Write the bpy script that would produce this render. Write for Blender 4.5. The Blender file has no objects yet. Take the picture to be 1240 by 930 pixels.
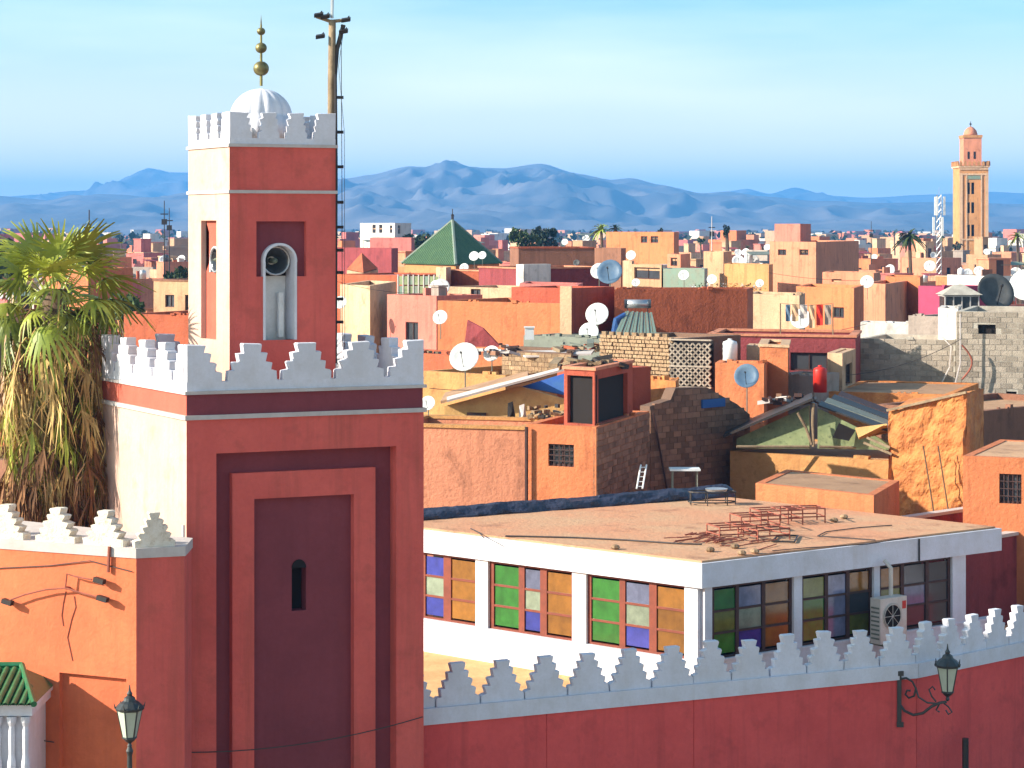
import bpy, bmesh, math, random
from math import sin, cos, pi, radians, atan2, sqrt, hypot
from mathutils import Vector, noise as mnoise
rnd = random.Random(7)
S = bpy.context.scene
COL = S.collection
# ------------------------------------------------------------------ camera, sky, sun, exposure
EYE = 12.5; F = 2700.0; HX = 620.0; HY = 275.0
cam_d = bpy.data.cameras.new('camera'); cam = bpy.data.objects.new('camera', cam_d); COL.objects.link(cam)
cam.location = (0, 0, EYE); cam.rotation_euler = (pi/2, 0, 0)
cam_d.sensor_width = 36; cam_d.lens = 36*F/1240; cam_d.shift_y = -(465-HY)/1240
cam_d.clip_end = 30000; cam_d.clip_start = 0.5
S.camera = cam
SUN_AZ = radians(12); SUN_EL = radians(25)
sv = Vector((-cos(SUN_AZ)*cos(SUN_EL), -sin(SUN_AZ)*cos(SUN_EL), sin(SUN_EL)))
sd = bpy.data.lights.new('sun', 'SUN'); sun = bpy.data.objects.new('sun', sd); COL.objects.link(sun)
sd.energy = 5.0; sd.angle = radians(0.5); sd.color = (1.0, 0.90, 0.75)
sun.rotation_euler = (-sv).to_track_quat('-Z', 'Y').to_euler(); sun.location = sv*100
W = bpy.data.worlds.new('World'); S.world = W; W.use_nodes = True
nt = W.node_tree; N = nt.nodes; bg = N['Background']
sky = N.new('ShaderNodeTexSky'); sky.sky_type = 'NISHITA'; sky.sun_disc = False
sky.sun_elevation = SUN_EL; sky.sun_rotation = atan2(sv.x, sv.y)
sky.altitude = 400; sky.air_density = 1.0; sky.dust_density = 2.2; sky.ozone_density = 2.5
tint = N.new('ShaderNodeMix'); tint.data_type = 'RGBA'; tint.blend_type = 'MULTIPLY'
tint.inputs[0].default_value = 1.0; tint.inputs[7].default_value = (1.30, 1.66, 1.52, 1)
nt.links.new(sky.outputs[0], tint.inputs[6])
wtc = N.new('ShaderNodeTexCoord'); wmp = N.new('ShaderNodeMapping'); wmp.inputs['Scale'].default_value = (2.0, 2.0, 14.0)
wno = N.new('ShaderNodeTexNoise'); wno.inputs['Scale'].default_value = 1.6; wno.inputs['Detail'].default_value = 5
wra = N.new('ShaderNodeMapRange'); wra.inputs['From Min'].default_value = 0.48; wra.inputs['From Max'].default_value = 0.75
wra.inputs['To Max'].default_value = 0.35
nt.links.new(wtc.outputs['Generated'], wmp.inputs[0]); nt.links.new(wmp.outputs[0], wno.inputs['Vector'])
nt.links.new(wno.outputs[0], wra.inputs[0])
wmx = N.new('ShaderNodeMix'); wmx.data_type = 'RGBA'; wmx.inputs[7].default_value = (12, 12, 11.5, 1)
nt.links.new(wra.outputs[0], wmx.inputs[0]); nt.links.new(tint.outputs[2], wmx.inputs[6])
wsx = N.new('ShaderNodeSeparateXYZ'); nt.links.new(wtc.outputs['Generated'], wsx.inputs[0])
whr = N.new('ShaderNodeMapRange'); whr.interpolation_type = 'SMOOTHSTEP'; whr.inputs['From Min'].default_value = 0.0; whr.inputs['From Max'].default_value = 0.11; whr.inputs['To Min'].default_value = 0.95; whr.inputs['To Max'].default_value = 0.0
nt.links.new(wsx.outputs['Z'], whr.inputs[0])
wpl = N.new('ShaderNodeMix'); wpl.data_type = 'RGBA'; wpl.inputs[7].default_value = (14.0, 12.4, 9.6, 1)
nt.links.new(whr.outputs[0], wpl.inputs[0]); nt.links.new(wmx.outputs[2], wpl.inputs[6]); nt.links.new(wpl.outputs[2], bg.inputs[0])
nt.links.new(wpl.outputs[2], bg.inputs[0]); bg.inputs[1].default_value = 0.072
S.view_settings.view_transform = 'Standard'; S.view_settings.look = 'None'
S.view_settings.exposure = 1.12; S.view_settings.gamma = 1
S.cycles.max_bounces = 6; S.cycles.diffuse_bounces = 3; S.cycles.volume_bounces = 0
S.cycles.transparent_max_bounces = 8
# ------------------------------------------------------------------ pixel to world (photograph 1240 x 930)
def P(px, py, D): return Vector(((px-HX)/F*D, D, EYE-(py-HY)/F*D))
def XY(px, D): return Vector(((px-HX)/F*D, D, 0))
def ZZ(py, D): return EYE-(py-HY)/F*D
# ------------------------------------------------------------------ materials
def mat(name, c, rough=0.85, c2=None, scale=1.5, amt=0.8, bump=0.0, bscale=30, streak=0.0, metal=0.0, spec=0.3, rand=0.0, dirt=0.0, coords='Object', emit=None, dirtc=None, trans=0.0):
    m = bpy.data.materials.new(name); m.use_nodes = True
    t = m.node_tree; n = t.nodes; b = n['Principled BSDF']; L = t.links.new
    b.inputs['Roughness'].default_value = rough; b.inputs['Metallic'].default_value = metal
    b.inputs['Specular IOR Level'].default_value = spec
    if trans: b.inputs['Transmission Weight'].default_value = trans
    tc = n.new('ShaderNodeTexCoord')
    vec = tc.outputs[coords]
    oi = n.new('ShaderNodeObjectInfo')
    add = n.new('ShaderNodeVectorMath'); add.operation = 'ADD'
    L(vec, add.inputs[0])
    ml = n.new('ShaderNodeMath'); ml.operation = 'MULTIPLY'; ml.inputs[1].default_value = 40
    L(oi.outputs['Random'], ml.inputs[0]); L(ml.outputs[0], add.inputs[1]); vec = add.outputs[0]
    col = None
    def mix(fac, a, bb, mode='MIX'):
        x = n.new('ShaderNodeMix'); x.data_type = 'RGBA'; x.blend_type = mode
        if isinstance(fac, float): x.inputs[0].default_value = fac
        else: L(fac, x.inputs[0])
        for k, v in ((6, a), (7, bb)):
            if isinstance(v, tuple): x.inputs[k].default_value = (*v, 1)
            else: L(v, x.inputs[k])
        return x.outputs[2]
    def rng(src, a, bb, to=1.0):
        r = n.new('ShaderNodeMapRange'); r.inputs['From Min'].default_value = a; r.inputs['From Max'].default_value = bb; r.inputs['To Max'].default_value = to
        L(src, r.inputs[0]); return r.outputs[0]
    def noi(sc, det=6, mp=None, v=None):
        x = n.new('ShaderNodeTexNoise'); x.inputs['Scale'].default_value = sc; x.inputs['Detail'].default_value = det
        x.inputs['Roughness'].default_value = 0.62
        src = v or vec
        if mp:
            k = n.new('ShaderNodeMapping'); k.inputs['Scale'].default_value = mp; L(src, k.inputs[0]); src = k.outputs[0]
        L(src, x.inputs['Vector']); return x.outputs[0]
    if c2 is None: c2 = tuple(v*0.78 for v in c)
    nz = noi(scale)
    col = mix(rng(nz, 0.38, 0.66, amt), c, c2)
    fine = noi(scale*11, 4)
    col = mix(rng(fine, 0.3, 0.75, 0.22), col, tuple(v*0.7 for v in c2))
    if streak:
        st = noi(3.2, 5, (1, 1, 0.07))
        col = mix(rng(st, 0.5, 0.72, streak), col, dirtc or tuple(v*0.45 for v in c))
    if dirt:
        dd = noi(scale*2.3, 8)
        col = mix(rng(dd, 0.55, 0.68, dirt), col, dirtc or tuple(v*0.5 for v in c2))
    if rand:
        hs = n.new('ShaderNodeHueSaturation'); L(col, hs.inputs['Color'])
        r = n.new('ShaderNodeMapRange'); r.inputs['To Min'].default_value = 1-rand; r.inputs['To Max'].default_value = 1+rand*0.5
        L(oi.outputs['Random'], r.inputs[0]); L(r.outputs[0], hs.inputs['Value']); col = hs.outputs[0]
    L(col, b.inputs['Base Color'])
    if bump:
        bp = n.new('ShaderNodeBump'); bp.inputs['Strength'].default_value = bump; bp.inputs['Distance'].default_value = 0.03
        L(noi(bscale, 5), bp.inputs['Height']); L(bp.outputs[0], b.inputs['Normal'])
    if emit:
        b.inputs['Emission Color'].default_value = (*emit[0], 1); b.inputs['Emission Strength'].default_value = emit[1]
    return m
M = {}
def dm(key, *a, **k): M[key] = mat(key, *a, **k)
dm('red_plaster', (.68, .125, .100), c2=(.57, .095, .078), scale=.9, bump=.55, bscale=11, streak=.75, dirt=.45, dirtc=(.40, .085, .062))
dm('red_wall', (.72, .098, .088), c2=(.58, .070, .066), scale=.7, bump=.4, bscale=12, streak=.6, dirt=.5, dirtc=(.42, .06, .055))
dm('orange_wall', (.68, .172, .072), c2=(.58, .13, .056), scale=.8, bump=.4, bscale=12, streak=.25, dirt=.2)
dm('sunlit_plaster', (.58, .40, .33), c2=(.54, .33, .26), scale=.8, bump=.5, bscale=9, streak=.25, dirt=.35, dirtc=(.42, .20, .12))  # lit copy of the red plaster: overexposed sun in the colour, plus real stains
dm('sunlit_maroon', (.50, .115, .075), c2=(.42, .09, .06), scale=1.0, bump=.3, streak=.2)  # lit copy of the maroon paint, direct sun put into the colour
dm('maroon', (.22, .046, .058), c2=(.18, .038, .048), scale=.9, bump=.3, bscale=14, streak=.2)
dm('white_paint', (.66, .66, .73), c2=(.56, .55, .58), scale=1.6, bump=.3, bscale=16, streak=.18, dirt=.12, dirtc=(.42, .36, .30))
dm('worn_white', (.74, .68, .60), c2=(.60, .50, .38), scale=5, bump=.8, bscale=22, dirt=.6, dirtc=(.34, .25, .15))
dm('trim_white', (.53, .49, .47), c2=(.45, .38, .36), scale=2, bump=.2, streak=.2)
dm('brass', (.26, .22, .09), c2=(.09, .08, .045), rough=.45, metal=.6, scale=9)
dm('wood_pole', (.33, .24, .15), c2=(.16, .11, .07), scale=3, bump=.5, bscale=20, streak=.4)
dm('dark_metal', (.035, .035, .04), c2=(.06, .045, .035), rough=.5, metal=.4, scale=8)
dm('black_paint', (.022, .028, .030), c2=(.04, .04, .038), rough=.42, scale=8, spec=.5)
dm('dark_void', (.016, .012, .012), rough=.9)
dm('rust', (.34, .10, .065), c2=(.18, .06, .04), rough=.8, scale=7)
dm('glass_clear', (.32, .36, .34), rough=.15, spec=.6)
dm('lamp_glass', (.45, .52, .42), rough=.12, spec=.7)
dm('pane_dark', (.05, .055, .065), rough=.12, spec=.7, rand=.3)
dm('green_tile', (.020, .165, .065), c2=(.012, .10, .040), rough=.35, scale=4, spec=.5, rand=.25)
dm('green_roof', (.12, .20, .095), c2=(.06, .13, .07), rough=.55, scale=1.2, dirt=.3)
dm('roof_screed', (.54, .245, .135), c2=(.50, .30, .175), scale=.5, amt=1.0, bump=.9, bscale=7, dirt=.9, dirtc=(.32, .15, .085))
dm('terrace_floor', (.70, .42, .19), c2=(.56, .28, .12), scale=.9, bump=.6, bscale=9, dirt=.3)
dm('roof_tan', (.52, .31, .18), c2=(.36, .20, .115), scale=.8, bump=.6, bscale=8, dirt=.5, rand=.3)
dm('dark_blue', (.03, .035, .07), c2=(.02, .022, .035), rough=.5, scale=2.5, bump=.9, bscale=6, spec=.5)
dm('blue_sheet', (.03, .09, .33), c2=(.05, .13, .28), rough=.5, scale=2, bump=.5, bscale=5)
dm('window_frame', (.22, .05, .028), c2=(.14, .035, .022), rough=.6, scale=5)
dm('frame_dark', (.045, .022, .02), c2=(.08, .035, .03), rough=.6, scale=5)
for k, c in dict(glass_green=(.03, .17, .025), glass_blue=(.04, .05, .30), glass_grey=(.15, .17, .28), glass_amber=(.28, .115, .018), glass_pale=(.30, .36, .27), glass_olive=(.16, .18, .035)).items():
    dm(k, c, c2=tuple(v*.6 for v in c), rough=.10, scale=3.5, amt=.9, spec=.8, rand=.3, streak=.4)
dm('dish_white', (.78, .78, .76), c2=(.66, .66, .66), rough=.5, scale=3, dirt=.25, dirtc=(.4, .33, .28), rand=.12)
dm('dish_blue', (.07, .13, .22), c2=(.14, .20, .27), rough=.4, scale=2)
dm('dish_dark', (.10, .10, .10), c2=(.05, .05, .05), rough=.6, scale=2)
dm('plastic_white', (.80, .80, .80), rough=.4, scale=2, dirt=.15)
dm('ac_white', (.62, .56, .50), c2=(.52, .44, .38), rough=.5, scale=4, dirt=.2)
dm('mud', (.60, .24, .075), c2=(.42, .14, .045), scale=1.8, amt=1.0, bump=1.6, bscale=7, dirt=.75, dirtc=(.30, .12, .045))
dm('tan_plaster', (.52, .27, .10), c2=(.40, .18, .065), scale=1.2, bump=1.0, bscale=8, dirt=.5, streak=.2)
dm('yellow_plaster', (.58, .36, .14), c2=(.44, .24, .09), scale=1.2, bump=.8, bscale=8, dirt=.3, streak=.15)
dm('brown_brick', (.30, .155, .095), c2=(.22, .11, .07), scale=3, bump=.8, bscale=20, rand=.4)
dm('brown_mortar', (.17, .10, .07), scale=3, bump=.8, bscale=20)
dm('grey_block', (.40, .335, .275), c2=(.30, .25, .20), scale=3, bump=.8, bscale=24, rand=.3, dirt=.3)
dm('grey_mortar', (.46, .42, .36), c2=(.30, .26, .22), scale=3, bump=.6)
dm('rubble', (.38, .26, .155), c2=(.24, .14, .08), scale=7, bump=1.2, bscale=9, rand=.4, dirt=.8)
dm('corrugated', (.20, .22, .18), c2=(.13, .14, .12), rough=.6, scale=2, dirt=.5)
dm('corrugated_green', (.16, .24, .19), c2=(.20, .20, .15), rough=.6, scale=2, dirt=.4)
dm('glass_greenish', (.26, .30, .15), c2=(.14, .18, .09), rough=.35, scale=3, spec=.5, dirt=.8)
dm('steel', (.55, .56, .58), c2=(.4, .4, .42), rough=.35, metal=.7, scale=3)
dm('red_plastic', (.55, .03, .02), rough=.45, scale=4)
dm('cloth_magenta', (.36, .05, .11), rough=.8, scale=3)
dm('leaf_green', (.25, .30, .04), c2=(.13, .18, .025), rough=.5, scale=3, rand=.5, spec=.4)
dm('leaf_lime', (.42, .46, .06), c2=(.24, .28, .035), rough=.5, scale=3, rand=.45, spec=.4)
dm('leaf_dead', (.60, .42, .16), c2=(.40, .24, .08), rough=.8, scale=4, rand=.6)
dm('leaf_brown', (.26, .12, .05), c2=(.13, .06, .03), rough=.85, scale=4, rand=.5)
dm('tree_leaf', (.055, .085, .022), c2=(.03, .05, .015), rough=.7, scale=.5, rand=.45)
dm('tree_leaf_dark', (.028, .048, .030), c2=(.018, .03, .018), rough=.7, scale=.5, rand=.3)
dm('bark', (.15, .095, .06), c2=(.09, .06, .04), rough=.9, scale=3, bump=.8)
dm('ground', (.30, .19, .125), c2=(.20, .135, .09), scale=.05, bump=.4, bscale=2)
dm('plain', (.20, .17, .115), c2=(.11, .115, .07), scale=.006, amt=1.0, dirt=.4)
dm('mountain', (.17, .15, .15), c2=(.05, .055, .065), rough=.95, scale=.0016, amt=1.0, dirt=.7, dirtc=(.20, .17, .16))
dm('wire', (.06, .05, .05), rough=.6)
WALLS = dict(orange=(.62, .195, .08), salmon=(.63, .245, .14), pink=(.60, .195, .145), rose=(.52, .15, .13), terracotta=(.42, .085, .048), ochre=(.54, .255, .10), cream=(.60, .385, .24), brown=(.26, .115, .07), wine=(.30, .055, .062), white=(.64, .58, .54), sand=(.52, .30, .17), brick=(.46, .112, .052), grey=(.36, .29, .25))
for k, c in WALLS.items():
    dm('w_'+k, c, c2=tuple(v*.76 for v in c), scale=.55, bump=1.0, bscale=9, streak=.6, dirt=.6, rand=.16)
# ------------------------------------------------------------------ mesh helpers
class MB:
    def __init__(s): s.v = []; s.f = []; s.smooth = False
    def add(s, vs, fs):
        o = len(s.v); s.v += [tuple(v) for v in vs]; s.f += [tuple(i+o for i in f) for f in fs]; return s
    def obox(s, c, ax, ay, az):          # centre and three half-axis vectors
        c = Vector(c); ax, ay, az = Vector(ax), Vector(ay), Vector(az)
        vs = [c+a*ax+b*ay+d*az for d in (-1, 1) for b in (-1, 1) for a in (-1, 1)]
        return s.add(vs, [(0, 2, 3, 1), (4, 5, 7, 6), (0, 1, 5, 4), (2, 6, 7, 3), (0, 4, 6, 2), (1, 3, 7, 5)])
    def box(s, x0, x1, y0, y1, z0, z1):
        return s.obox(((x0+x1)/2, (y0+y1)/2, (z0+z1)/2), ((x1-x0)/2, 0, 0), (0, (y1-y0)/2, 0), (0, 0, (z1-z0)/2))
    def prism(s, pts, ext):              # planar 3-D polygon extruded by a vector
        n = len(pts); ext = Vector(ext)
        vs = [Vector(p) for p in pts]+[Vector(p)+ext for p in pts]
        fs = [tuple(range(n))[::-1], tuple(range(n, 2*n))]+[(i, (i+1) % n, n+(i+1) % n, n+i) for i in range(n)]
        return s.add(vs, fs)
    def tube(s, pts, r, n=6, r2=None, caps=True):
        pts = [Vector(p) for p in pts]; rings = []; m = len(pts)
        up = None
        for i, p in enumerate(pts):
            d = (pts[min(i+1, m-1)]-pts[max(i-1, 0)]).normalized()
            if up is None:
                up = d.orthogonal().normalized()
            up = (up-d*up.dot(d)).normalized(); w = d.cross(up)
            rr = r if r2 is None else r+(r2-r)*i/(m-1)
            rings.append([p+up*rr*cos(2*pi*k/n)+w*rr*sin(2*pi*k/n) for k in range(n)])
        vs = [v for ring in rings for v in ring]
        fs = [(i*n+k, i*n+(k+1) % n, (i+1)*n+(k+1) % n, (i+1)*n+k) for i in range(m-1) for k in range(n)]
        if caps: fs += [tuple(range(n))[::-1], tuple((m-1)*n+k for k in range(n))]
        return s.add(vs, fs)
    def lathe(s, prof, c=(0, 0, 0), n=16, rib=0.0, ribn=8):
        c = Vector(c); vs = []
        for r, z in prof:
            for k in range(n):
                a = 2*pi*k/n; rr = r*(1+rib*abs(cos(a*ribn/2))-rib)
                vs.append(c+Vector((rr*cos(a), rr*sin(a), z)))
        fs = [(i*n+k, i*n+(k+1) % n, (i+1)*n+(k+1) % n, (i+1)*n+k) for i in range(len(prof)-1) for k in range(n)]
        fs += [tuple(range(n))[::-1], tuple((len(prof)-1)*n+k for k in range(n))]
        return s.add(vs, fs)
    def mesh(s, name, m, o=(0, 0, 0), fix=True, smooth=False):
        me = bpy.data.meshes.new(name); ox, oy, oz = o
        me.from_pydata([(x-ox, y-oy, z-oz) for x, y, z in s.v], [], s.f)
        if fix:
            bm = bmesh.new(); bm.from_mesh(me); bmesh.ops.recalc_face_normals(bm, faces=bm.faces); bm.to_mesh(me); bm.free()
        if smooth: me.polygons.foreach_set('use_smooth', [True]*len(me.polygons))
        if isinstance(m, str): m = M[m]
        me.materials.append(m); return me
    def build(s, name, m, parent=None, fix=True, smooth=False):
        o = tuple(parent['_o']) if parent is not None else (0, 0, 0)
        ob = bpy.data.objects.new(name, s.mesh(name, m, o, fix, smooth)); COL.objects.link(ob)
        if parent is not None: ob.parent = parent; ob['_o'] = o
        return ob
def thing(name, label, cat, loc=(0, 0, 0), group=None, kind=None):
    e = bpy.data.objects.new(name, None); COL.objects.link(e); e.location = loc; e.empty_display_size = .3
    e['_o'] = tuple(loc); e['label'] = label; e['category'] = cat
    if group: e['group'] = group
    if kind: e['kind'] = kind
    return e
def solo(name, mb, m, label, cat, group=None, kind=None, base=None, smooth=False, fix=True):
    if base is None: base = mb.v[0]
    me = mb.mesh(name, m, base, fix, smooth); ob = bpy.data.objects.new(name, me); COL.objects.link(ob); ob.location = base
    if label: ob['label'] = label
    if cat: ob['category'] = cat
    if group: ob['group'] = group
    if kind: ob['kind'] = kind
    return ob
def copy_tree(o, parent=None):
    c = o.copy(); COL.objects.link(c); c.parent = parent
    for ch in list(o.children): copy_tree(ch, c)
    return c
def inst(me, name, parent, loc, rz=0, sc=(1, 1, 1), rot=None):
    ob = bpy.data.objects.new(name, me); COL.objects.link(ob); ob.parent = parent
    o = Vector(parent['_o']) if parent is not None else Vector((0, 0, 0))
    ob.location = Vector(loc)-o; ob.rotation_euler = rot if rot else (0, 0, rz); ob.scale = sc
    ob['_o'] = tuple(o); return ob
UP = Vector((0, 0, 1))
def inset(poly, t):
    n = len(poly); out = []
    for i in range(n):
        a, b, c = poly[i-1], poly[i], poly[(i+1) % n]
        d1 = (b-a).normalized(); d2 = (c-b).normalized()
        n1 = Vector((-d1.y, d1.x, 0)); n2 = Vector((-d2.y, d2.x, 0))
        bis = (n1+n2); k = t/max(.2, (1+n1.dot(n2)))
        out.append(b+bis*k)
    return out
def wall_face(mb, p0, p1, z0, z1, ops, dep):
    """outer wall from p0 to p1, ops = (u0,u1,za,zb) in metres along; recess depth dep towards the inside (left of p0->p1)"""
    d = (p1-p0); Lw = d.length; d.normalize(); nin = Vector((-d.y, d.x, 0))
    us = sorted({0, Lw, *[max(0, min(Lw, o[k])) for o in ops for k in (0, 1)]}); zs = sorted({z0, z1, *[max(z0, min(z1, o[k])) for o in ops for k in (2, 3)]})
    q = lambda u, z, k=0: p0+d*u+nin*k+UP*z
    for i in range(len(us)-1):
        for j in range(len(zs)-1):
            cu = (us[i]+us[i+1])/2; cz = (zs[j]+zs[j+1])/2
            if any(o[0] < cu < o[1] and o[2] < cz < o[3] for o in ops): continue
            mb.add([q(us[i], zs[j]), q(us[i+1], zs[j]), q(us[i+1], zs[j+1]), q(us[i], zs[j+1])], [(0, 1, 2, 3)])
    for (a, b, c, e) in [o[:4] for o in ops]:
        R = [q(a, c), q(b, c), q(b, e), q(a, e)]; R2 = [q(a, c, dep), q(b, c, dep), q(b, e, dep), q(a, e, dep)]
        mb.add(R+R2, [(0, 4, 5, 1), (1, 5, 6, 2), (2, 6, 7, 3), (3, 7, 4, 0)])
def window(par, p0, p1, op, dep=.16, kind='plain'):
    d = (p1-p0).normalized(); nin = Vector((-d.y, d.x, 0)); a, b, c, e = op[:4]
    q = lambda u, z, k=0: p0+d*u+nin*k+UP*z
    w = b-a; h = e-c; t = min(.06, w*.12)
    fr = MB()
    if kind == 'dark':
        mb = MB(); mb.obox(q((a+b)/2, (c+e)/2, dep+.02), d*(w/2+.03), nin*.02, UP*(h/2+.03)); return mb.build('window', 'dark_void', par)
    for (u, z, su, sz) in (((a+t/2), (c+e)/2, t/2, h/2), ((b-t/2), (c+e)/2, t/2, h/2), ((a+b)/2, c+t/2, w/2-t, t/2), ((a+b)/2, e-t/2, w/2-t, t/2), ((a+b)/2, (c+e)/2, t/3, h/2-t)):
        fr.obox(q(u, z, dep*.72), d*su, nin*.03, UP*sz)
    if kind == 'grille':
        for i in range(1, 5): fr.obox(q(a+w*i/5, (c+e)/2, dep*.3), d*.012, nin*.012, UP*h/2)
        for i in range(1, 4): fr.obox(q((a+b)/2, c+h*i/4, dep*.3-.026), d*w/2, nin*.012, UP*.012)
    f = fr.build('window', 'frame_dark', par)
    pn = MB(); pn.obox(q((a+b)/2, (c+e)/2, dep*.9), d*(w/2), nin*.012, UP*h/2); pn.build('pane', 'pane_dark', f)
    return f
FOOT = []
def house(label, front, z1, m, depth=6, wins=(), par=.5, roofm='roof_tan', cat='house', group=None, z0=0.0, cap=None, th=.22, name='house', rag=0, dep=.16):
    """front: visible corners (px, D) from left to right; wins: pixel rectangles on those faces"""
    f = [XY(*p) for p in front]
    if len(f) == 3: poly = f+[f[0]+f[2]-f[1]]
    elif len(f) == 2:
        d = (f[1]-f[0]).normalized(); nb = Vector((-d.y, d.x, 0))*depth; poly = [f[0], f[1], f[1]+nb, f[0]+nb]
    else: poly = f
    cen = sum(poly, Vector())/len(poly); FOOT.append((cen.x, cen.y, max((p-cen).length for p in poly)))
    r = thing(name, label, cat, (cen.x, cen.y, z0), group)
    mb = MB(); n = len(poly); ins = inset(poly, th); zr = z1-par; wl = []
    for i in range(n):
        a, b = poly[i], poly[(i+1) % n]; ops = []
        if i < len(front)-1:
            d = (b-a).normalized()
            def uof(px):
                k = (px-HX)/F; return (k*a.y-a.x)/(d.x-k*d.y)
            for w in wins:
                cx = (w[0]+w[2])/2
                if front[i][0] <= cx < front[i+1][0]:
                    D = (a+d*uof(cx)).y; op = (uof(w[0]), uof(w[2]), ZZ(w[3], D), ZZ(w[1], D))
                    ops.append(op); wl.append((a, b, op, w[4] if len(w) > 4 else 'plain'))
        wall_face(mb, a, b, z0, z1, ops, dep)
        ia, ib = ins[i], ins[(i+1) % n]
        mb.add([a+UP*z1, b+UP*z1, ib+UP*z1, ia+UP*z1], [(0, 1, 2, 3)])
        mb.add([ia+UP*z1, ib+UP*z1, ib+UP*(zr-.1), ia+UP*(zr-.1)], [(0, 1, 2, 3)])
    mb.build('wall', m, r, fix=False)
    rf = MB(); rf.prism([p+UP*(zr-.12) for p in inset(poly, th*.6)], (0, 0, .12)); rf.build('roof', roofm, r)
    if cap:
        cm = MB(); o2 = inset(poly, -.05); i2 = inset(poly, th+.04)
        for i in range(n):
            j = (i+1) % n
            cm.add([o2[i]+UP*(z1+.003), o2[j]+UP*(z1+.003), i2[j]+UP*(z1+.003), i2[i]+UP*(z1+.003), o2[i]+UP*(z1+.09), o2[j]+UP*(z1+.09), i2[j]+UP*(z1+.09), i2[i]+UP*(z1+.09)],
                   [(0, 1, 2, 3), (4, 5, 6, 7), (0, 1, 5, 4), (2, 3, 7, 6)])
        cm.build('parapet_cap', cap, r)
    if cen.y < 105 and cen.y > 64 and not cap and len(front) > 1 and z0 < 1 and (poly[1]-poly[0]).length > 1.0:
        rr = random.Random(int(cen.x*37+cen.y*11)); rub = MB()
        for i in range(len(front)-1):
            a, b = poly[i], poly[i+1]; d = (b-a).normalized(); nn = Vector((-d.y, d.x, 0)); Lw = (b-a).length; u = rr.uniform(0, .3)
            while u < Lw-.1:
                if mnoise.noise(Vector((a.x*3+u*.9, a.y, 1))) > .16:
                    s = rr.uniform(.03, .10); rub.obox(a+d*u+nn*rr.uniform(.02, th)+UP*(z1+s*.4), d*s*rr.uniform(.7, 1.8), nn*s, UP*s*rr.uniform(.4, .9)+d*s*.3*rr.uniform(-1, 1))
                u += rr.uniform(.07, .32)
        if rub.v: rub.build('parapet_rubble', m, r, fix=False)['kind'] = 'stuff'
    for a, b, op, k in wl: window(r, a, b, op, dep, k)
    r['_poly'] = [c for p in poly for c in (p.x, p.y)]; r['_z'] = z1; r['_zr'] = zr
    return r
def blocks(par, p0, p1, z0, z1, bw, bh, m, gap=.015, proud=.02, ops=(), rag=0.0, tk=.1, name='block', topf=None):
    """courses of blocks laid over the outer face p0->p1, each one an object"""
    d = (p1-p0); Lw = d.length; d.normalize(); nout = Vector((d.y, -d.x, 0)); rz = atan2(d.y, d.x)
    me = MB().obox((0, 0, 0), ((bw-gap)/2, 0, 0), (0, tk/2, 0), (0, 0, (bh-gap)/2)).mesh(name, m)
    rows = int((z1-z0)/bh)
    for j in range(rows):
        off = (j % 2)*.5*bw; u = -off
        while u < Lw-.05:
            a = max(u, 0); b = min(u+bw, Lw); c = (a+b)/2; z = z0+(j+.5)*bh; u += bw
            if b-a < bw*.3: continue
            if any(o[0]-.02 < c < o[1]+.02 and o[2]-.02 < z < o[3]+.02 for o in ops): continue
            if topf and z+bh/2 > topf(c): continue
            if rag and j >= rows-2 and rnd.random() < rag: continue
            inst(me, name, par, p0+d*c+nout*(proud-tk/2+rnd.uniform(-.006, .008))+UP*z, rz, ((b-a-gap)/(bw-gap), 1, 1))
# ------------------------------------------------------------------ ground, plain, mountains
g = MB(); g.add([(-9000, -60, 0), (9000, -60, 0), (9000, 12000, 0), (-9000, 12000, 0)], [(0, 1, 2, 3)])
go = solo('ground', g, 'plain', 'dusty plain stretching from the old town to the mountains', None, kind='structure', base=(0, 0, 0), fix=False)
g = MB(); g.add([(-120, -40, .006), (160, -40, .006), (420, 1500, .006), (-420, 1500, .006)], [(0, 1, 2, 3)])
solo('street_ground', g, 'ground', 'bare earth and paving between the houses', None, kind='structure', base=(0, 0, .006), fix=False)
def ridge(name, label, prof, D, x0, x1, depth, seed, nx=460, ny=90, rough=1.0):
    pr = [((p[0]-HX)/F*D, (HY-p[1])/F*D+EYE) for p in prof]
    def H(x):
        if x <= pr[0][0]: return pr[0][1]
        for (a, ha), (b, hb) in zip(pr, pr[1:]):
            if x <= b:
                t = (x-a)/(b-a); t = t*t*(3-2*t)*.5+t*.5; return ha+(hb-ha)*t
        return pr[-1][1]
    vs = []; X0 = (x0-HX)/F*D; X1 = (x1-HX)/F*D
    for j in range(ny):
        t = j/(ny-1)*1.25
        for i in range(nx):
            x = X0+(X1-X0)*i/(nx-1); h = H(x)
            env = (t**1.5 if t < 1 else 1-(t-1)*1.8)
            y = D-depth+depth*t
            wx = x+mnoise.noise(Vector((x*.0012, y*.0012, seed)))*260
            rg = 1-abs(mnoise.noise(Vector((wx*.0032, y*.0016, seed+5))))*2
            rg2 = 1-abs(mnoise.noise(Vector((wx*.010, y*.005, seed+9))))*2.4
            fb = mnoise.fractal(Vector((x*.006, y*.006, seed+2)), 0.9, 2.0, 6)
            amp = sin(min(1, t)*pi)*.9
            z = h*env*(1+amp*(.62*(rg-.45)+.42*(rg2-.35)*rough))+fb*h*.11*(.15+amp)*rough-4
            if .985 < t < 1.015: z = h+fb*h*.02
            vs.append((x, y, z))
    fs = [(j*nx+i, j*nx+i+1, (j+1)*nx+i+1, (j+1)*nx+i) for j in range(ny-1) for i in range(nx-1)]
    m = MB(); m.add(vs, fs)
    solo(name, m, 'mountain', label, None, kind='structure', base=(0, D, 0), smooth=True, fix=False)
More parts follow.
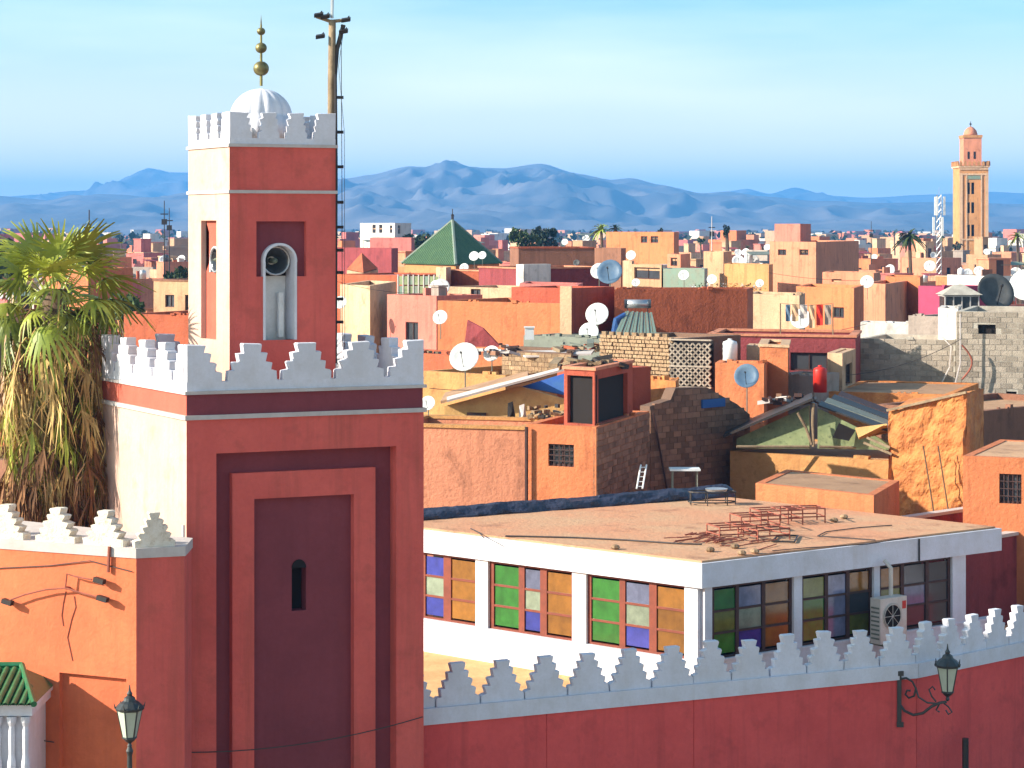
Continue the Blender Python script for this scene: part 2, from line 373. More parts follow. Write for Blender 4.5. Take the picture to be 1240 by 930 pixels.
ridge('mountains', 'blue hazy ridge of mountains behind the town', [(-200, 243), (-60, 240), (0, 237), (30, 240), (60, 243), (120, 235), (150, 236), (185, 240), (228, 232), (300, 228), (360, 222), (418, 217), (450, 212), (495, 201), (520, 202), (545, 195), (575, 202), (610, 204), (655, 199), (700, 211), (740, 218), (765, 216), (800, 224), (850, 234), (880, 232), (920, 238), (990, 243), (1060, 246), (1130, 244), (1240, 247), (1400, 250)], 5200, -220, 1420, 2300, 3.1)
ridge('far_mountains', 'paler distant mountain range behind the nearer ridge', [(-200, 236), (-60, 237), (0, 238), (40, 236), (90, 231), (130, 229), (155, 214), (180, 204), (205, 209), (240, 208), (330, 215), (600, 225), (760, 228), (860, 236), (905, 229), (932, 235), (962, 227), (1000, 237), (1060, 239), (1130, 236), (1195, 232), (1240, 234), (1400, 238)], 8200, -220, 1420, 2600, 8.4, rough=.8)
# ------------------------------------------------------------------ minaret
def merlon_pts(w, h, n=4, top=.30, half=0, over=.028):
    """stepped outline (s, z), s from -w/2 to w/2; each step slightly undercut"""
    R = []
    for i in range(n):
        wb = w/2*(1-(1-top)*i/(n-1)); za = h*i/n; zb = h*(i+1)/n
        R += [(wb-(over if i else 0), za+(.012 if i else 0)), (wb, zb-.018), (wb-.02, zb)]
    R2 = R
    Lh = [(-s, z) for s, z in reversed(R)]
    if half == 1: return [(0, 0)]+R2+[(0, h)]
    if half == -1: return [(0, h)]+Lh+[(0, 0)]
    return R2+Lh
def merlon_mesh(name, m, w, h, t, seed=0, **k):
    pts = merlon_pts(w, h, **k); r = random.Random(seed); j = .012
    f = [(s+r.uniform(-j, j)*(z > 0), z+r.uniform(-j, j)*(z > 0)) for s, z in pts]
    mb = MB(); n = len(f); e = .012; cx = sum(s for s, z in f)/n; cz = sum(z for s, z in f)/n
    sh = lambda s, z: (s+(cx-s)*e/.4, z+(cz-z)*e/.4 if z > .01 else z)
    rings = [[(sh(s, z)[0], 0, sh(s, z)[1]) for s, z in f], [(s, e, z) for s, z in f], [(s, t-e, z) for s, z in f], [(sh(s, z)[0], t, sh(s, z)[1]) for s, z in f]]
    mb.add([v for ring in rings for v in ring], [tuple(range(n))[::-1], tuple(range(3*n, 4*n))]+[(i*n+q_, i*n+(q_+1) % n, (i+1)*n+(q_+1) % n, (i+1)*n+q_) for i in range(3) for q_ in range(n)])
    return mb.mesh(name, m)
A0 = Vector((-5.836, 40.0, 0)); dU = Vector((.918, .395, 0)).normalized(); dV = Vector((-.495, .869, 0)).normalized()
A1 = Vector((-5.264, 41.55, 0)); SL = 4.55; SU = 2.08
tw = thing('minaret', 'red two-stage minaret with white stepped battlements and ribbed dome beside the palm', 'minaret', tuple(A0))
def face_u(A, u, v, z): return A+dU*u+dV*v+UP*z
ZT1, ZB1, ZM = 10.38, 9.51, 9.08
def band_ring(mb, A, s, out, z0, z1):
    q = [face_u(A, -out, -out, 0), face_u(A, s+out, -out, 0), face_u(A, s+out, s+out, 0), face_u(A, -out, s+out, 0)]
    mb.prism([p+UP*z0 for p in q], (0, 0, z1-z0))
# lower shaft : core (maroon) with proud frames on the front
REC = .26
def uz(px, D=None):  # px on the front face of the lower shaft -> u
    k = (px-HX)/F; return (k*A0.y-A0.x)/(dU.x-k*dU.y)
zf = lambda py, px: ZZ(py, A0.y+uz(px)*dU.y)
sl = (uz(360), uz(377.5), zf(742, 368), zf(690, 368))
core = MB(); b0 = face_u(A0, 0.004, REC, 0); b1 = face_u(A0, SL-.004, REC, 0)
wall_face(core, b0, b1, 0, ZM-.05, [(sl[0], sl[1], sl[2], sl[3])], .35)
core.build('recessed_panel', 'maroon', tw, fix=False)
# arched head of the slit
am = MB(); cx = (sl[0]+sl[1])/2; rr = (sl[1]-sl[0])/2
pts = [face_u(A0, cx+rr*cos(a), REC-.02, sl[3]-.0+rr*1.15*sin(a)) for a in [pi*i/10 for i in range(11)]]
sb = MB(); sb.obox(face_u(A0, cx, REC+.30, (sl[2]+sl[3])/2), dU*(rr+.03), dV*.02, UP*((sl[3]-sl[2])/2+.03)); sb.build('slit_window', 'dark_void', tw)
am.prism(pts, dV*.018); am.build('slit_arch', 'dark_void', tw)
def uframe(u0, u1, zt, w, v0, v1, name, wt=None):
    wt = wt or w
    q = [(u0, 0), (u0, zt), (u1, zt), (u1, 0), (u1-w, 0), (u1-w, zt-wt), (u0+w, zt-wt), (u0+w, 0)]
    m = MB(); m.prism([face_u(A0, a, v0, b) for a, b in q], dV*(v1-v0)); return m.build(name, 'red_plaster', tw)
u1, u2 = uz(262), uz(480)
m = MB(); zt = zf(549, 268)
q = [(0, 0), (0, ZM), (SL, ZM), (SL, 0), (u2, 0), (u2, zt), (u1, zt), (u1, 0)]
m.prism([face_u(A0, a, 0, b) for a, b in q], dV*(REC-.002)); m.build('outer_frame', 'red_plaster', tw)
a1, a2 = uz(284.5), uz(458)
m = MB(); zt = zf(574, 290); b1_, b2_ = uz(311), uz(432); zi = zf(605, 315)
q = [(a1, 0), (a1, zt), (a2, zt), (a2, 0), (b2_, 0), (b2_, zi), (b1_, zi), (b1_, 0)]
m.prism([face_u(A0, a, REC*.45, b) for a, b in q], dV*(REC*.55-.002)); m.build('inner_frame', 'red_plaster', tw)
# side and back walls of the lower shaft
for (p, q_, m_) in ((face_u(A0, 0, SL, 0), face_u(A0, 0, 0, 0)-dU*.003, 'sunlit_plaster'), (face_u(A0, SL, REC-.003, 0), face_u(A0, SL, SL, 0), 'red_plaster'), (face_u(A0, SL, SL, 0), face_u(A0, 0, SL, 0), 'red_plaster')):
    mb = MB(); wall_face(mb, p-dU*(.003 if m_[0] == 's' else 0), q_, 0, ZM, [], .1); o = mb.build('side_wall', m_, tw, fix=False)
    if m_[0] == 's': o['label'] = 'side wall with sun glare put into its cream colour, and peeling patches'
# band, ledges, parapet
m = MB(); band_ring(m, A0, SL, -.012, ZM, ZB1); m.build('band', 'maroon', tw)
m = MB(); m.obox(face_u(A0, .007, SL/2, (ZM+ZB1)/2), dU*.006, dV*(SL/2-.014), UP*(ZB1-ZM)/2); o = m.build('sunlit_maroon', 'sunlit_maroon', tw); o['label'] = 'band of the side wall, sunlight put into its salmon colour'
m = MB(); band_ring(m, A0, SL, .045, ZM-.045, ZM+.035); m.build('ledge', 'trim_white', tw)
m = MB(); band_ring(m, A0, SL, .045, ZB1-.02, ZB1+.04); m.build('ledge', 'trim_white', tw)
m = MB(); band_ring(m, A0, SL-.3, -.30, ZB1+.04, ZB1+.06); m.build('platform', 'roof_tan', tw)
def parapet(A, s, z0, zb, zt, ngap, first, pitch, th, gw, top=.30):
    """low wall z0..zb on four sides, merlons zb..zt; gaps start at first and repeat"""
    sides = [(face_u(A, 0, 0, 0), dU, dV), (face_u(A, 0, s, 0), -dV, dU), (face_u(A, s, 0, 0), dV, -dU), (face_u(A, s, s, 0), -dU, -dV)]
    h = zt-zb; fulls = [merlon_mesh('merlon', 'white_paint', pitch-gw, h, th, top=top, seed=s_) for s_ in range(4)]; full = fulls[0]
    hw = (first-gw/2)*2
    h1 = merlon_mesh('merlon', 'white_paint', hw, h, th, top=max(.52, top+.1), half=1); h2 = merlon_mesh('merlon', 'white_paint', hw, h, th, top=max(.52, top+.1), half=-1)
    for k, (p, d, nin) in enumerate(sides):
        t0 = 0 if k in (0, 3) else th+.002
        mb = MB(); mb.obox(p+d*(s/2)+nin*th/2+UP*(z0+zb)/2, d*(s/2-t0), nin*th/2, UP*(zb-z0)/2); mb.build('parapet', 'white_paint', tw)
        # a local frame with y = nin
        ang = atan2(d.y, d.x); lh = d.cross(UP).dot(nin) < 0
        for me, u in [(h1, t0), (h2, s-t0)]+[(full, first+pitch*(i+.5)) for i in range(ngap-1)]:
            ob = inst(fulls[rnd.randrange(4)] if me is full else me, 'merlon', tw, p+d*u+UP*zb, ang)
            if t0 and me is not full: ob.scale = ((hw/2-t0)/(hw/2), 1, 1)
parapet(A0, SL, ZB1+.04, ZB1+.20, ZT1, 4, .71, 1.035, .20, .10, top=.40)
# upper shaft
ZU = 14.02
def uz1(px): k = (px-HX)/F; return (k*A1.y-A1.x)/(dU.x-k*dU.y)
def vz1(px): k = (px-HX)/F; return (k*A1.y-A1.x)/(dV.x-k*dV.y)
# front wall with rectangular recess (maroon) + keyhole opening
ru0, ru1 = uz1(310.5), uz1(371); zr1 = ZZ(268, 41.8); zr0 = ZZ(335, 41.8)
kc = uz1(339); kr = .335; kw = .335; zk = ZZ(316, 41.8); zs0 = ZZ(412, 41.8)
def keyhole_wall(p, d, nin, s, zb, zt, rec, circ, slot, dep, rd, nm):
    """wall p..p+d*s with a shallow rectangular recess and a keyhole niche"""
    ru0, ru1, z0, z1 = rec; cu, r, cz = circ; sw, sz0 = slot
    # outer sheet with the rectangle cut; niche slot below the rectangle too
    mb = MB()
    ops = [(ru0, ru1, z0, z1)]
    if z0 > sz0: ops.append((cu-sw, cu+sw, sz0, z0))
    q = lambda u, z, k=0: p+d*u+nin*k+UP*z
    us = sorted({0, s, ru0, ru1, cu-sw, cu+sw}); zs = sorted({zb, zt, z0, z1, sz0})
    for i in range(len(us)-1):
        for j in range(len(zs)-1):
            a = (us[i]+us[i+1])/2; b = (zs[j]+zs[j+1])/2
            if any(o[0] < a < o[1] and o[2] < b < o[3] for o in ops): continue
            mb.add([q(us[i], zs[j]), q(us[i+1], zs[j]), q(us[i+1], zs[j+1]), q(us[i], zs[j+1])], [(0, 1, 2, 3)])
    for (a, b, c, e) in [(ru0, ru1, z0, z1)]:
        mb.add([q(a, c), q(b, c), q(b, e), q(a, e), q(a, c, rd), q(b, c, rd), q(b, e, rd), q(a, e, rd)], [(1, 5, 6, 2), (2, 6, 7, 3), (3, 7, 4, 0)])
        if z0 > sz0:
            for (x0, x1) in ((ru0, cu-sw), (cu+sw, ru1)):
                mb.add([q(x0, c), q(x1, c), q(x1, c, rd), q(x0, c, rd)], [(0, 1, 2, 3)])
        else: mb.add([q(a, c), q(b, c), q(b, c, rd), q(a, c, rd)], [(0, 1, 2, 3)])
    o = mb.build('shaft_wall', 'sunlit_plaster' if nm == 'l' else 'red_plaster', tw, fix=False)
    if nm == 'l': o['label'] = 'side of the upper shaft, sunlight put into its cream colour'
    # recess sheet with the round-headed hole
    rs = MB(); n = 20
    th0 = math.asin(min(1, sw/r)) if sw < r else pi/2
    arc = [(cu+r*sin(a), cz-r*cos(a)) for a in [th0+(2*pi-2*th0)*i/n for i in range(n+1)]]
    bl = max(z0, sz0)
    hole = [(cu+sw, bl)]+arc+[(cu-sw, bl)]
    half = len(hole)//2
    rt = [(cu+.0, z1)]
    # right half fan strip
    outer = []
    for (x, z) in hole:
        dx, dz = x-cu, z-cz
        if abs(z-bl) < 1e-6 or z < cz-r*.7 and abs(dx) >= sw*.98 and dz < 0: outer.append((ru1 if dx > 0 else ru0, z)); continue
        k = min((ru1-cu)/abs(dx) if abs(dx) > 1e-6 else 9, ((z1-cz) if dz > 0 else (cz-bl))/abs(dz) if abs(dz) > 1e-6 else 9)
        outer.append((cu+dx*k, cz+dz*k))
    for i in range(len(hole)-1):
        a, b, c, e = hole[i], hole[i+1], outer[i+1], outer[i]
        rs.add([q(a[0], a[1], rd), q(b[0], b[1], rd), q(c[0], c[1], rd), q(e[0], e[1], rd)], [(0, 1, 2, 3)])
        if abs(c[0]-e[0]) > 1e-4 and abs(c[1]-e[1]) > 1e-4:   # corner filler
            cr = (ru1 if (c[0]+e[0])/2 > cu else ru0, z1 if (c[1]+e[1])/2 > cz else bl)
            rs.add([q(c[0], c[1], rd), q(e[0], e[1], rd), q(cr[0], cr[1], rd)], [(0, 1, 2)])
    if z0 <= sz0: rs.add([q(ru0, z0, rd), q(ru1, z0, rd), q(ru1, sz0, rd), q(ru0, sz0, rd)], [(0, 1, 2, 3)])
    rs.build('niche_panel', 'sunlit_maroon' if nm == 'l' else 'maroon', tw, fix=False)  # the side panel takes the maroon with sun painted in
    # white moulding following the keyhole and the niche lining
    mo = MB(); path = [(cu+sw, sz0)]+arc+[(cu-sw, sz0)]
    path = [pt for k2, pt in enumerate(path)]
    for (a, b) in zip(path, path[1:]):
        ca = (cu, cz)
        na = 1-.045/max(.05, hypot(a[0]-cu, a[1]-cz)); 
        def inn(t): return (t[0]-.045*(1 if t[0] > cu else -1), t[1]) if t[1] <= cz-r*.7 else (cu+(t[0]-cu)*(1-.045/r), cz+(t[1]-cz)*(1-.045/r))
        A_, B_ = a, b; Ai, Bi = inn(a), inn(b); f = -.012 if z0 > sz0 else rd-.015
        mo.add([q(*A_, f), q(*B_, f), q(*Bi, f), q(*Ai, f), q(*A_, dep), q(*B_, dep), q(*Bi, dep), q(*Ai, dep)], [(0, 1, 2, 3), (0, 4, 5, 1), (3, 2, 6, 7)])
    mo.build('niche_moulding', 'white_paint', tw, fix=False)
    return q
qf = keyhole_wall(A1, dU, dV, SU, ZB1+.06, ZU-.02, (ru0, ru1, zr0, zr1), (kc, kr, zk), (kw*.985, zs0), .42, .10, 'f')
# left face: starts at the far corner, runs towards the near corner
pl = face_u(A1, 0, SU, 0); lv = lambda px: SU-vz1(px)
lu0, lu1 = lv(243.5), lv(262); lc = lv(254.5)
ql = keyhole_wall(pl, -dV, dU, SU, ZB1+.06, ZU-.02, (min(lu0, lu1), max(lu0, lu1), ZZ(412, 42), ZZ(267, 42.3)), (lc, .26, ZZ(315, 42.2)), (.255, ZZ(330, 42.2)), .42, .10, 'l')
for (p, d) in ((face_u(A1, SU, 0, 0), dV), (face_u(A1, SU, SU, 0), -dU)):
    mb = MB(); wall_face(mb, p, p+d*SU, ZB1+.06, ZU-.02, [], .1); mb.build('shaft_wall', 'red_plaster', tw, fix=False)
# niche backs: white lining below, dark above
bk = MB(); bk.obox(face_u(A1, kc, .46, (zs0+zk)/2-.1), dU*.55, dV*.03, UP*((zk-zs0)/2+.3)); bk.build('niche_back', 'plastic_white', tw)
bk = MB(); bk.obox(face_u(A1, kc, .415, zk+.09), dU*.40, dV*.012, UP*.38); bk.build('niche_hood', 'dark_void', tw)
bk = MB(); bk.obox(qf(kc+.13, (zs0+zk)/2-.28, .30), dU*.05, dV*.05, UP*.42); bk.build('niche_column', 'plastic_white', tw)
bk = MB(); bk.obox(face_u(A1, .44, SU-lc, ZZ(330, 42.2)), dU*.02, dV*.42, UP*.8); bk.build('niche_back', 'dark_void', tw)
def speaker(q, u, z, dep, r, d, nin, label):
    c = q(u, z, dep); t = thing('loudspeaker', label, 'loudspeaker', tuple(c))
    def lath(prof, name, m):
        mb = MB(); n = 20; vs = []
        for rr_, w in prof:
            for k in range(n):
                a = 2*pi*k/n; vs.append(c+d*rr_*cos(a)+UP*rr_*sin(a)+nin*w)
        mb.add(vs, [(i*n+k, i*n+(k+1) % n, (i+1)*n+(k+1) % n, (i+1)*n+k) for i in range(len(prof)-1) for k in range(n)])
        if name != 'rim': mb.add([vs[-n+k] for k in range(n)], [tuple(range(n))])
        return mb.build(name, m, t, fix=False, smooth=True)
    lath([(r, .02), (r*.97, -.01), (r*.86, .02), (r*.5, .14), (r*.3, .2)], 'horn', 'pane_dark')
    lath([(r+.01, .03), (r+.012, -.02), (r*.93, -.025), (r*.92, .01)], 'rim', 'steel')
    lath([(r*.02, -.04), (r*.16, .0), (r*.2, .06), (r*.16, .2)], 'driver', 'corrugated_green')
speaker(qf, kc, zk, .20, .27, dU, dV, 'round dark loudspeaker in the keyhole niche of the minaret front')
speaker(ql, lc, ZZ(315, 42.2), .10, .235, -dV, dU, 'round grey loudspeaker set in the sunlit side niche of the minaret')
m = MB(); band_ring(m, A1, SU, .035, ZU-.02, ZU+.04); m.build('ledge', 'trim_white', tw)
m = MB(); band_ring(m, A1, SU, .03, ZZ(232, 41.55)-.03, ZZ(232, 41.55)+.03); m.build('ledge', 'trim_white', tw)
m = MB(); band_ring(m, A1, SU-.3, -.14, ZU+.04, ZU+.06); m.build('platform', 'roof_tan', tw)
ZUT = ZZ(135, 41.55)
parapet(A1, SU, ZU+.04, ZU+.15, ZUT, 3, .50, .54, .12, .13, top=.74)
# dome and finial
dc = face_u(A1, SU/2, SU/2, 0); dr = .60; zd = ZZ(137, 42.86)
mb = MB(); mb.lathe([(dr*1.02, ZU+.07), (dr*1.02, zd-.08)]+[(dr*cos(a)*(1.0), zd-.08+(.55)*sin(a)) for a in [pi/2*i/12 for i in range(12)]]+[(.03, zd+.475)], (dc.x, dc.y, 0), 96, rib=.06, ribn=16)
mb.build('dome', 'white_paint', tw, smooth=True)
fz = lambda py: ZZ(py, 42.86)
mb = MB(); mb.tube([(dc.x, dc.y, fz(104)), (dc.x, dc.y, fz(30))], .030, 8, .02); mb.tube([(dc.x, dc.y, fz(30)), (dc.x, dc.y, fz(18))], .018, 6, .002); fin = mb.build('finial', 'brass', tw)
def ball(c, r, n=16, h=1.0): return [(r*sin(a)+.012, c-r*h*cos(a)) for a in [pi*i/10 for i in range(11)]]
for py, r in ((83, .14), (58, .10), (38, .07)):
    mb = MB(); mb.lathe(ball(fz(py), r), (dc.x, dc.y, 0), 16); mb.build('ball', 'brass', fin, smooth=True)
# joint pipe beside the minaret, catenary wire across it
mb = MB(); pj = A0+Vector((-.05, -.08, 0)); mb.tube([pj+UP*ZZ(636, 39.9), pj+UP*2], .03, 6); solo('drain_pipe', mb, 'trim_white', 'thin pale pipe running down the corner of the minaret', 'pipe', smooth=True)
mb = MB(); mb.tube([P(-30, 880+0*1, 38.6)+Vector((0, 0, -(1-((i-10)/10)**2)*.55)) + (P(512, 868, 41.6)-P(-30, 880, 38.6))*(i/20) for i in range(21)], .012, 4)
solo('sagging_wire', mb, 'wire', 'thin sagging wire strung across the minaret foot', 'wire')
# ------------------------------------------------------------------ mast behind the minaret
pm = face_u(A1, SU+.12, SU*.80, 0); Dm = pm.y; pm = XY(400.5, Dm)
t = thing('wooden_mast', 'tall weathered wooden pole with lamps on its crossbar rising behind the minaret', 'mast', (pm.x, pm.y, ZB1+.06))
mb = MB(); mb.tube([(pm.x, pm.y, ZB1+.06), (pm.x+.02, pm.y, ZZ(100, Dm)), (pm.x+.03, pm.y, ZZ(24, Dm))], .088, 10, .070); mb.build('pole', 'wood_pole', t, smooth=True)
mb = MB(); mb.tube([P(404, 110, Dm), P(408, 60, Dm), P(416, 30, Dm)], .045, 7); mb.tube([P(406, 440, Dm-.06), P(407, 200, Dm-.1), P(406, 90, Dm-.1)], .035, 6); mb.build('brace', 'dark_metal', t)
mb = MB(); mb.tube([P(402, 22, Dm), P(403, -60, Dm)], .035, 6); mb.build('antenna', 'steel', t)
mb = MB(); mb.tube([P(383, 20, Dm), P(400, 26, Dm), P(422, 24, Dm)], .035, 6); mb.build('crossbar', 'wood_pole', t)
for x, y in ((386, 18), (394, 20), (419, 24), (388, 44), (416, 38)):
    mb = MB(); c = P(x, y, Dm-.05); mb.obox(c, (.085, .02, .015), (0, .07, .02), (.0, -.01, .032)); mb.tube([c, c+Vector((.06, .05, .08))], .012, 5); mb.build('floodlight', 'dark_metal', t)
for y in (118, 160, 202, 245, 275, 303, 330, 362, 390):
    mb = MB(); mb.tube([P(405, y, Dm-.08), P(416, y, Dm-.08)], .032, 6); mb.build('rung', 'black_paint', t)
mb = MB(); mb.tube([P(413, 30, Dm), P(414, 200, Dm), P(414.5, 420, Dm)], .009, 4); mb.tube([P(417, 30, Dm), P(410, 80, Dm), P(417, 160, Dm), P(417.5, 420, Dm)], .006, 4); mb.build('cable', 'wire', t)
# ------------------------------------------------------------------ red wall with white merlons on the right
wp = [Vector((-1.72, 42.2, 0)), XY(840, 44.8), XY(1110, 46.95), XY(1250, 49.6), XY(1400, 52.2)]
wp[0] = Vector((-2.3, wp[1].y-(wp[1].x+2.3)*.431, 0))
wz = 3.30
rw = thing('red_boundary_wall', 'long red wall topped with white stepped merlons in front of the pavilion', 'wall', tuple(wp[0]))
mm_full = [merlon_mesh('merlon', 'white_paint', .86, .80, .16, n=5, top=.34, over=.035, seed=s_) for s_ in range(6)]
for i in range(len(wp)-1):
    a, b = wp[i], wp[i+1]; d = (b-a).normalized(); nin = Vector((-d.y, d.x, 0)); Lw = (b-a).length
    npan = max(1, int(Lw/2.9)); 
    mb = MB()
    for k in range(npan):
        u0, u1_ = Lw*k/npan, Lw*(k+1)/npan
        mb.obox(a+d*(u0+u1_)/2+nin*.2+UP*(wz-.3)/2, d*((u1_-u0)/2-.008), nin*.2, UP*(wz-.3)/2)
        mb.obox(a+d*u1_+nin*.215+UP*(wz-.34)/2, d*.02, nin*.2, UP*(wz-.34)/2)
    mb.build('wall_panel', 'red_wall', rw)
    mb = MB(); mb.prism([a+nin*-.05+UP*(wz-.29), b+nin*-.05+UP*(wz-.29), b+nin*.42+UP*(wz-.29), a+nin*.42+UP*(wz-.29)], (0, 0, .31)); mb.build('white_coping', 'white_paint', rw)
    nme = round(Lw/.885)
    for k in range(nme): inst(mm_full[rnd.randrange(6)], 'merlon', rw, a+d*(Lw*(k+.5)/nme+rnd.uniform(-.01, .01))+nin*(.02+rnd.uniform(-.006, .006))+UP*(wz+.02), atan2(d.y, d.x)+rnd.uniform(-.02, .02), (Lw/nme/.885*rnd.uniform(.97, 1.02), 1, rnd.uniform(.97, 1.03)))
for px, py0, py1 in ((1162, 886, 935),):
    mb = MB(); mb.tube([P(px, py0, 48)+Vector((0, -.62, 0)), P(px, py1+60, 48)+Vector((0, -.62, 0))], .07, 8); mb.build('downpipe', 'dark_metal', rw)
# terrace floor between wall and pavilion
C = XY(850, 48.6); Lp = Vector((-3.4, 55.1, 0)); R = XY(1213, 54.33); B = Vector((5.7, 60.5, 0)); ZR = 5.16; TZ = 2.2
g = MB(); g.prism([Vector((-2.0, 42.9, 2.0)), Vector((3.6, 45.2, 2)), Vector((8.0, 47.3, 2)), Vector((17, 55.5, 2)), Vector((12.2, 58, 2)), Vector((4.6, 52, 2)), Vector((-3.4, 57.5, 2)), Vector((-3.6, 46.5, 2))], (0, 0, .2))
solo('terrace', g, 'terrace_floor', 'sandy terrace floor between the merloned wall and the pavilion', None, kind='structure', base=(0, 45, 2))
# ------------------------------------------------------------------ pavilion
pv = thing('pavilion', 'flat-roofed white pavilion with coloured glass windows behind the merloned wall', 'pavilion', (C.x, C.y, TZ))
poly = [Lp, C, R, B]; ZS = 2.95; ZF = 4.62
def strip(mb, p0, p1, u0, u1, k0, k1, z0, z1):
    d = (p1-p0).normalized(); n = Vector((-d.y, d.x, 0)); mb.obox(p0+d*(u0+u1)/2+n*(k0+k1)/2+UP*(z0+z1)/2, d*(u1-u0)/2, n*(k1-k0)/2, UP*(z1-z0)/2)
fa = [p+UP*ZF for p in poly]; mb = MB(); mb.prism(fa, (0, 0, ZR-ZF)); mb.build('fascia', 'white_paint', pv)
mb = MB(); mb.prism([p+UP*(ZR+.001) for p in inset(poly, .10)], (0, 0, .045)); mb.build('roof_screed', 'roof_screed', pv)
def pav_face(p0, p1, wins, posts, ztop, cols):
    d = (p1-p0).normalized(); n = Vector((-d.y, d.x, 0)); Lw = (p1-p0).length; o = .12   # set back under the fascia
    def uo(px):
        q = p0+n*o; k = (px-HX)/F; return (k*q.y-q.x)/(d.x-k*d.y)
    mb = MB(); strip(mb, p0, p1, .1, Lw-.1, o-.03, o+.2, TZ, ZS); strip(mb, p0, p1, .1, Lw-.1, o-.06, o+.2, ZS, ZS+.05); mb.build('plinth', 'white_paint', pv)
    for a, b in posts:
        mb = MB(); strip(mb, p0, p1, uo(a), uo(b), o-.04, o+.22, ZS+.05, ZF); mb.build('post', 'white_paint', pv)
    for (wx0, wx1, cs, fm) in wins:
        ua, ub = uo(wx0), uo(wx1); f = MB(); t = .035; k0, k1 = o+.03, o+.10
        z0, z1 = ZS+.05, ZF-.02
        strip(f, p0, p1, ua, ub, k0, k1, z0, z0+.05); strip(f, p0, p1, ua, ub, k0, k1, z1-.05, z1)
        xs = []
        for (x0, x1, gl) in cs: xs += [uo(x0), uo(x1)]
        edges = [ua]+xs+[ub]
        for k in range(0, len(edges), 2): strip(f, p0, p1, edges[k], max(edges[k+1], edges[k]+.03), k0, k1, z0+.05, z1-.05)
        rows = 3; zz = [z0+.07+(z1-z0-.14)*r/rows for r in range(rows+1)]
        for (x0, x1, gl) in cs:
            for r in range(1, rows): strip(f, p0, p1, uo(x0)-.0, uo(x1), k0+.005, k1-.005, zz[r]-.025, zz[r]+.025)
        fo = f.build('window', fm, pv)
        for (x0, x1, gl) in cs:
            for r in range(rows):
                g = gl[r] if isinstance(gl, (list, tuple)) else gl
                mb = MB(); strip(mb, p0, p1, uo(x0)+.003, uo(x1)-.003, k0+.03, k0+.045, zz[r]+.025, zz[r+1]-.025); mb.build('pane', g, fo)
G, Bl, Gy, Am, Pa, Ol = 'glass_green', 'glass_blue', 'glass_grey', 'glass_amber', 'glass_pale', 'glass_olive'
mix3 = (Bl, Pa, Gy)
pav_face(Lp, C, [(478, 577, [(486, 508, G), (514, 536, (Bl, Pa, Bl)), (545, 575, Am)], 'window_frame'), (592, 694, [(597, 627, G), (634, 653, (Bl, Pa, Gy)), (661, 691, Am)], 'window_frame'), (711, 830, [(715, 749, G), (756, 785, mix3), (794, 828, Am)], 'window_frame')],
         [(466, 478), (577, 592), (694, 711), (830, 846)], ZF, None)
# a reversed pane order keeps blue at the sill
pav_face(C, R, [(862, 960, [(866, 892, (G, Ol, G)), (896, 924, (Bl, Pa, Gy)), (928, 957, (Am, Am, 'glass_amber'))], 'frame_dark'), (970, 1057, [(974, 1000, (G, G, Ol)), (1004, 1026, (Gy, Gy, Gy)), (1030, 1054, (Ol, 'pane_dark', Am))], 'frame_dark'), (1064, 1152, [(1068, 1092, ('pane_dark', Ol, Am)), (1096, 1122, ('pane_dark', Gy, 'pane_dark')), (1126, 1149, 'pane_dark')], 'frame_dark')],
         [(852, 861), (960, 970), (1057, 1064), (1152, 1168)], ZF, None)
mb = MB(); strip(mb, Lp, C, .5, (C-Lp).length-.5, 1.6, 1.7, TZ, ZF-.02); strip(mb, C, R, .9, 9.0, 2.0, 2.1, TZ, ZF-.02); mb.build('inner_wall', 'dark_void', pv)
mb = MB(); mb.tube([XY(1114, 52.6)+Vector((-.02, -.02, z)) for z in (5.15, 4.9, 4.62)], .022, 5); mb.build('drip_stain', 'dark_metal', pv)
# crumpled dark blue strip along the back of the roof
d = (B-Lp).normalized(); n = Vector((d.y, -d.x, 0))
mb = MB(); cnt = 120; Lb = (B-Lp).length+.2; vs = []; nr = 7
for i in range(cnt+1):
    u = Lb*i/cnt; q0 = Lp+d*u
    for j in range(nr):
        t_ = j/(nr-1); w = mnoise.fractal(Vector((u*1.3, t_*1.4, 3)), .9, 2, 5)
        vs.append(q0+n*(.34-.34*t_**2+w*.10)+UP*(ZR+.04+(.27+.12*max(0, i/cnt-.55))*t_+w*.05*t_))
    vs.append(q0-n*.35+UP*(ZR+.22))
mb.add(vs, [(i*(nr+1)+j, (i+1)*(nr+1)+j, (i+1)*(nr+1)+j+1, i*(nr+1)+j+1) for i in range(cnt) for j in range(nr)])
solo('dark_blue_strip', mb, 'dark_blue', 'crumpled dark blue strip along the back edge of the pavilion roof', 'roof sheet', smooth=False, fix=False)
# roof clutter
def ron(px, py): D = (EYE-ZR-.05)*F/(py-HY); return P(px, py, D)
def frame_table(px, py, w, dd, h, rz, label):
    c = ron(px, py); t = thing('rusty_stand', label, 'metal frame', tuple(c), 'rusty metal frames on the pavilion roof')
    X = Vector((cos(rz), sin(rz), 0)); Y = Vector((-sin(rz), cos(rz), 0)); r = .018
    cs = [c+X*a*w/2+Y*b*dd/2 for a, b in ((-1, -1), (1, -1), (1, 1), (-1, 1))]
    for q in cs:
        mb = MB(); mb.tube([q, q+UP*h], r, 5); mb.build('leg', 'rust', t)
    mb = MB()
    for k in range(4):
        for hh in (h, h*.45): mb.tube([cs[k]+UP*hh, cs[(k+1) % 4]+UP*hh], r, 5)
    mb.tube([(cs[0]+cs[1])/2+UP*h, (cs[2]+cs[3])/2+UP*h], r, 5); mb.tube([(cs[0]+cs[3])/2+UP*h, (cs[1]+cs[2])/2+UP*h], r, 5)
    mb.build('rail', 'rust', t)
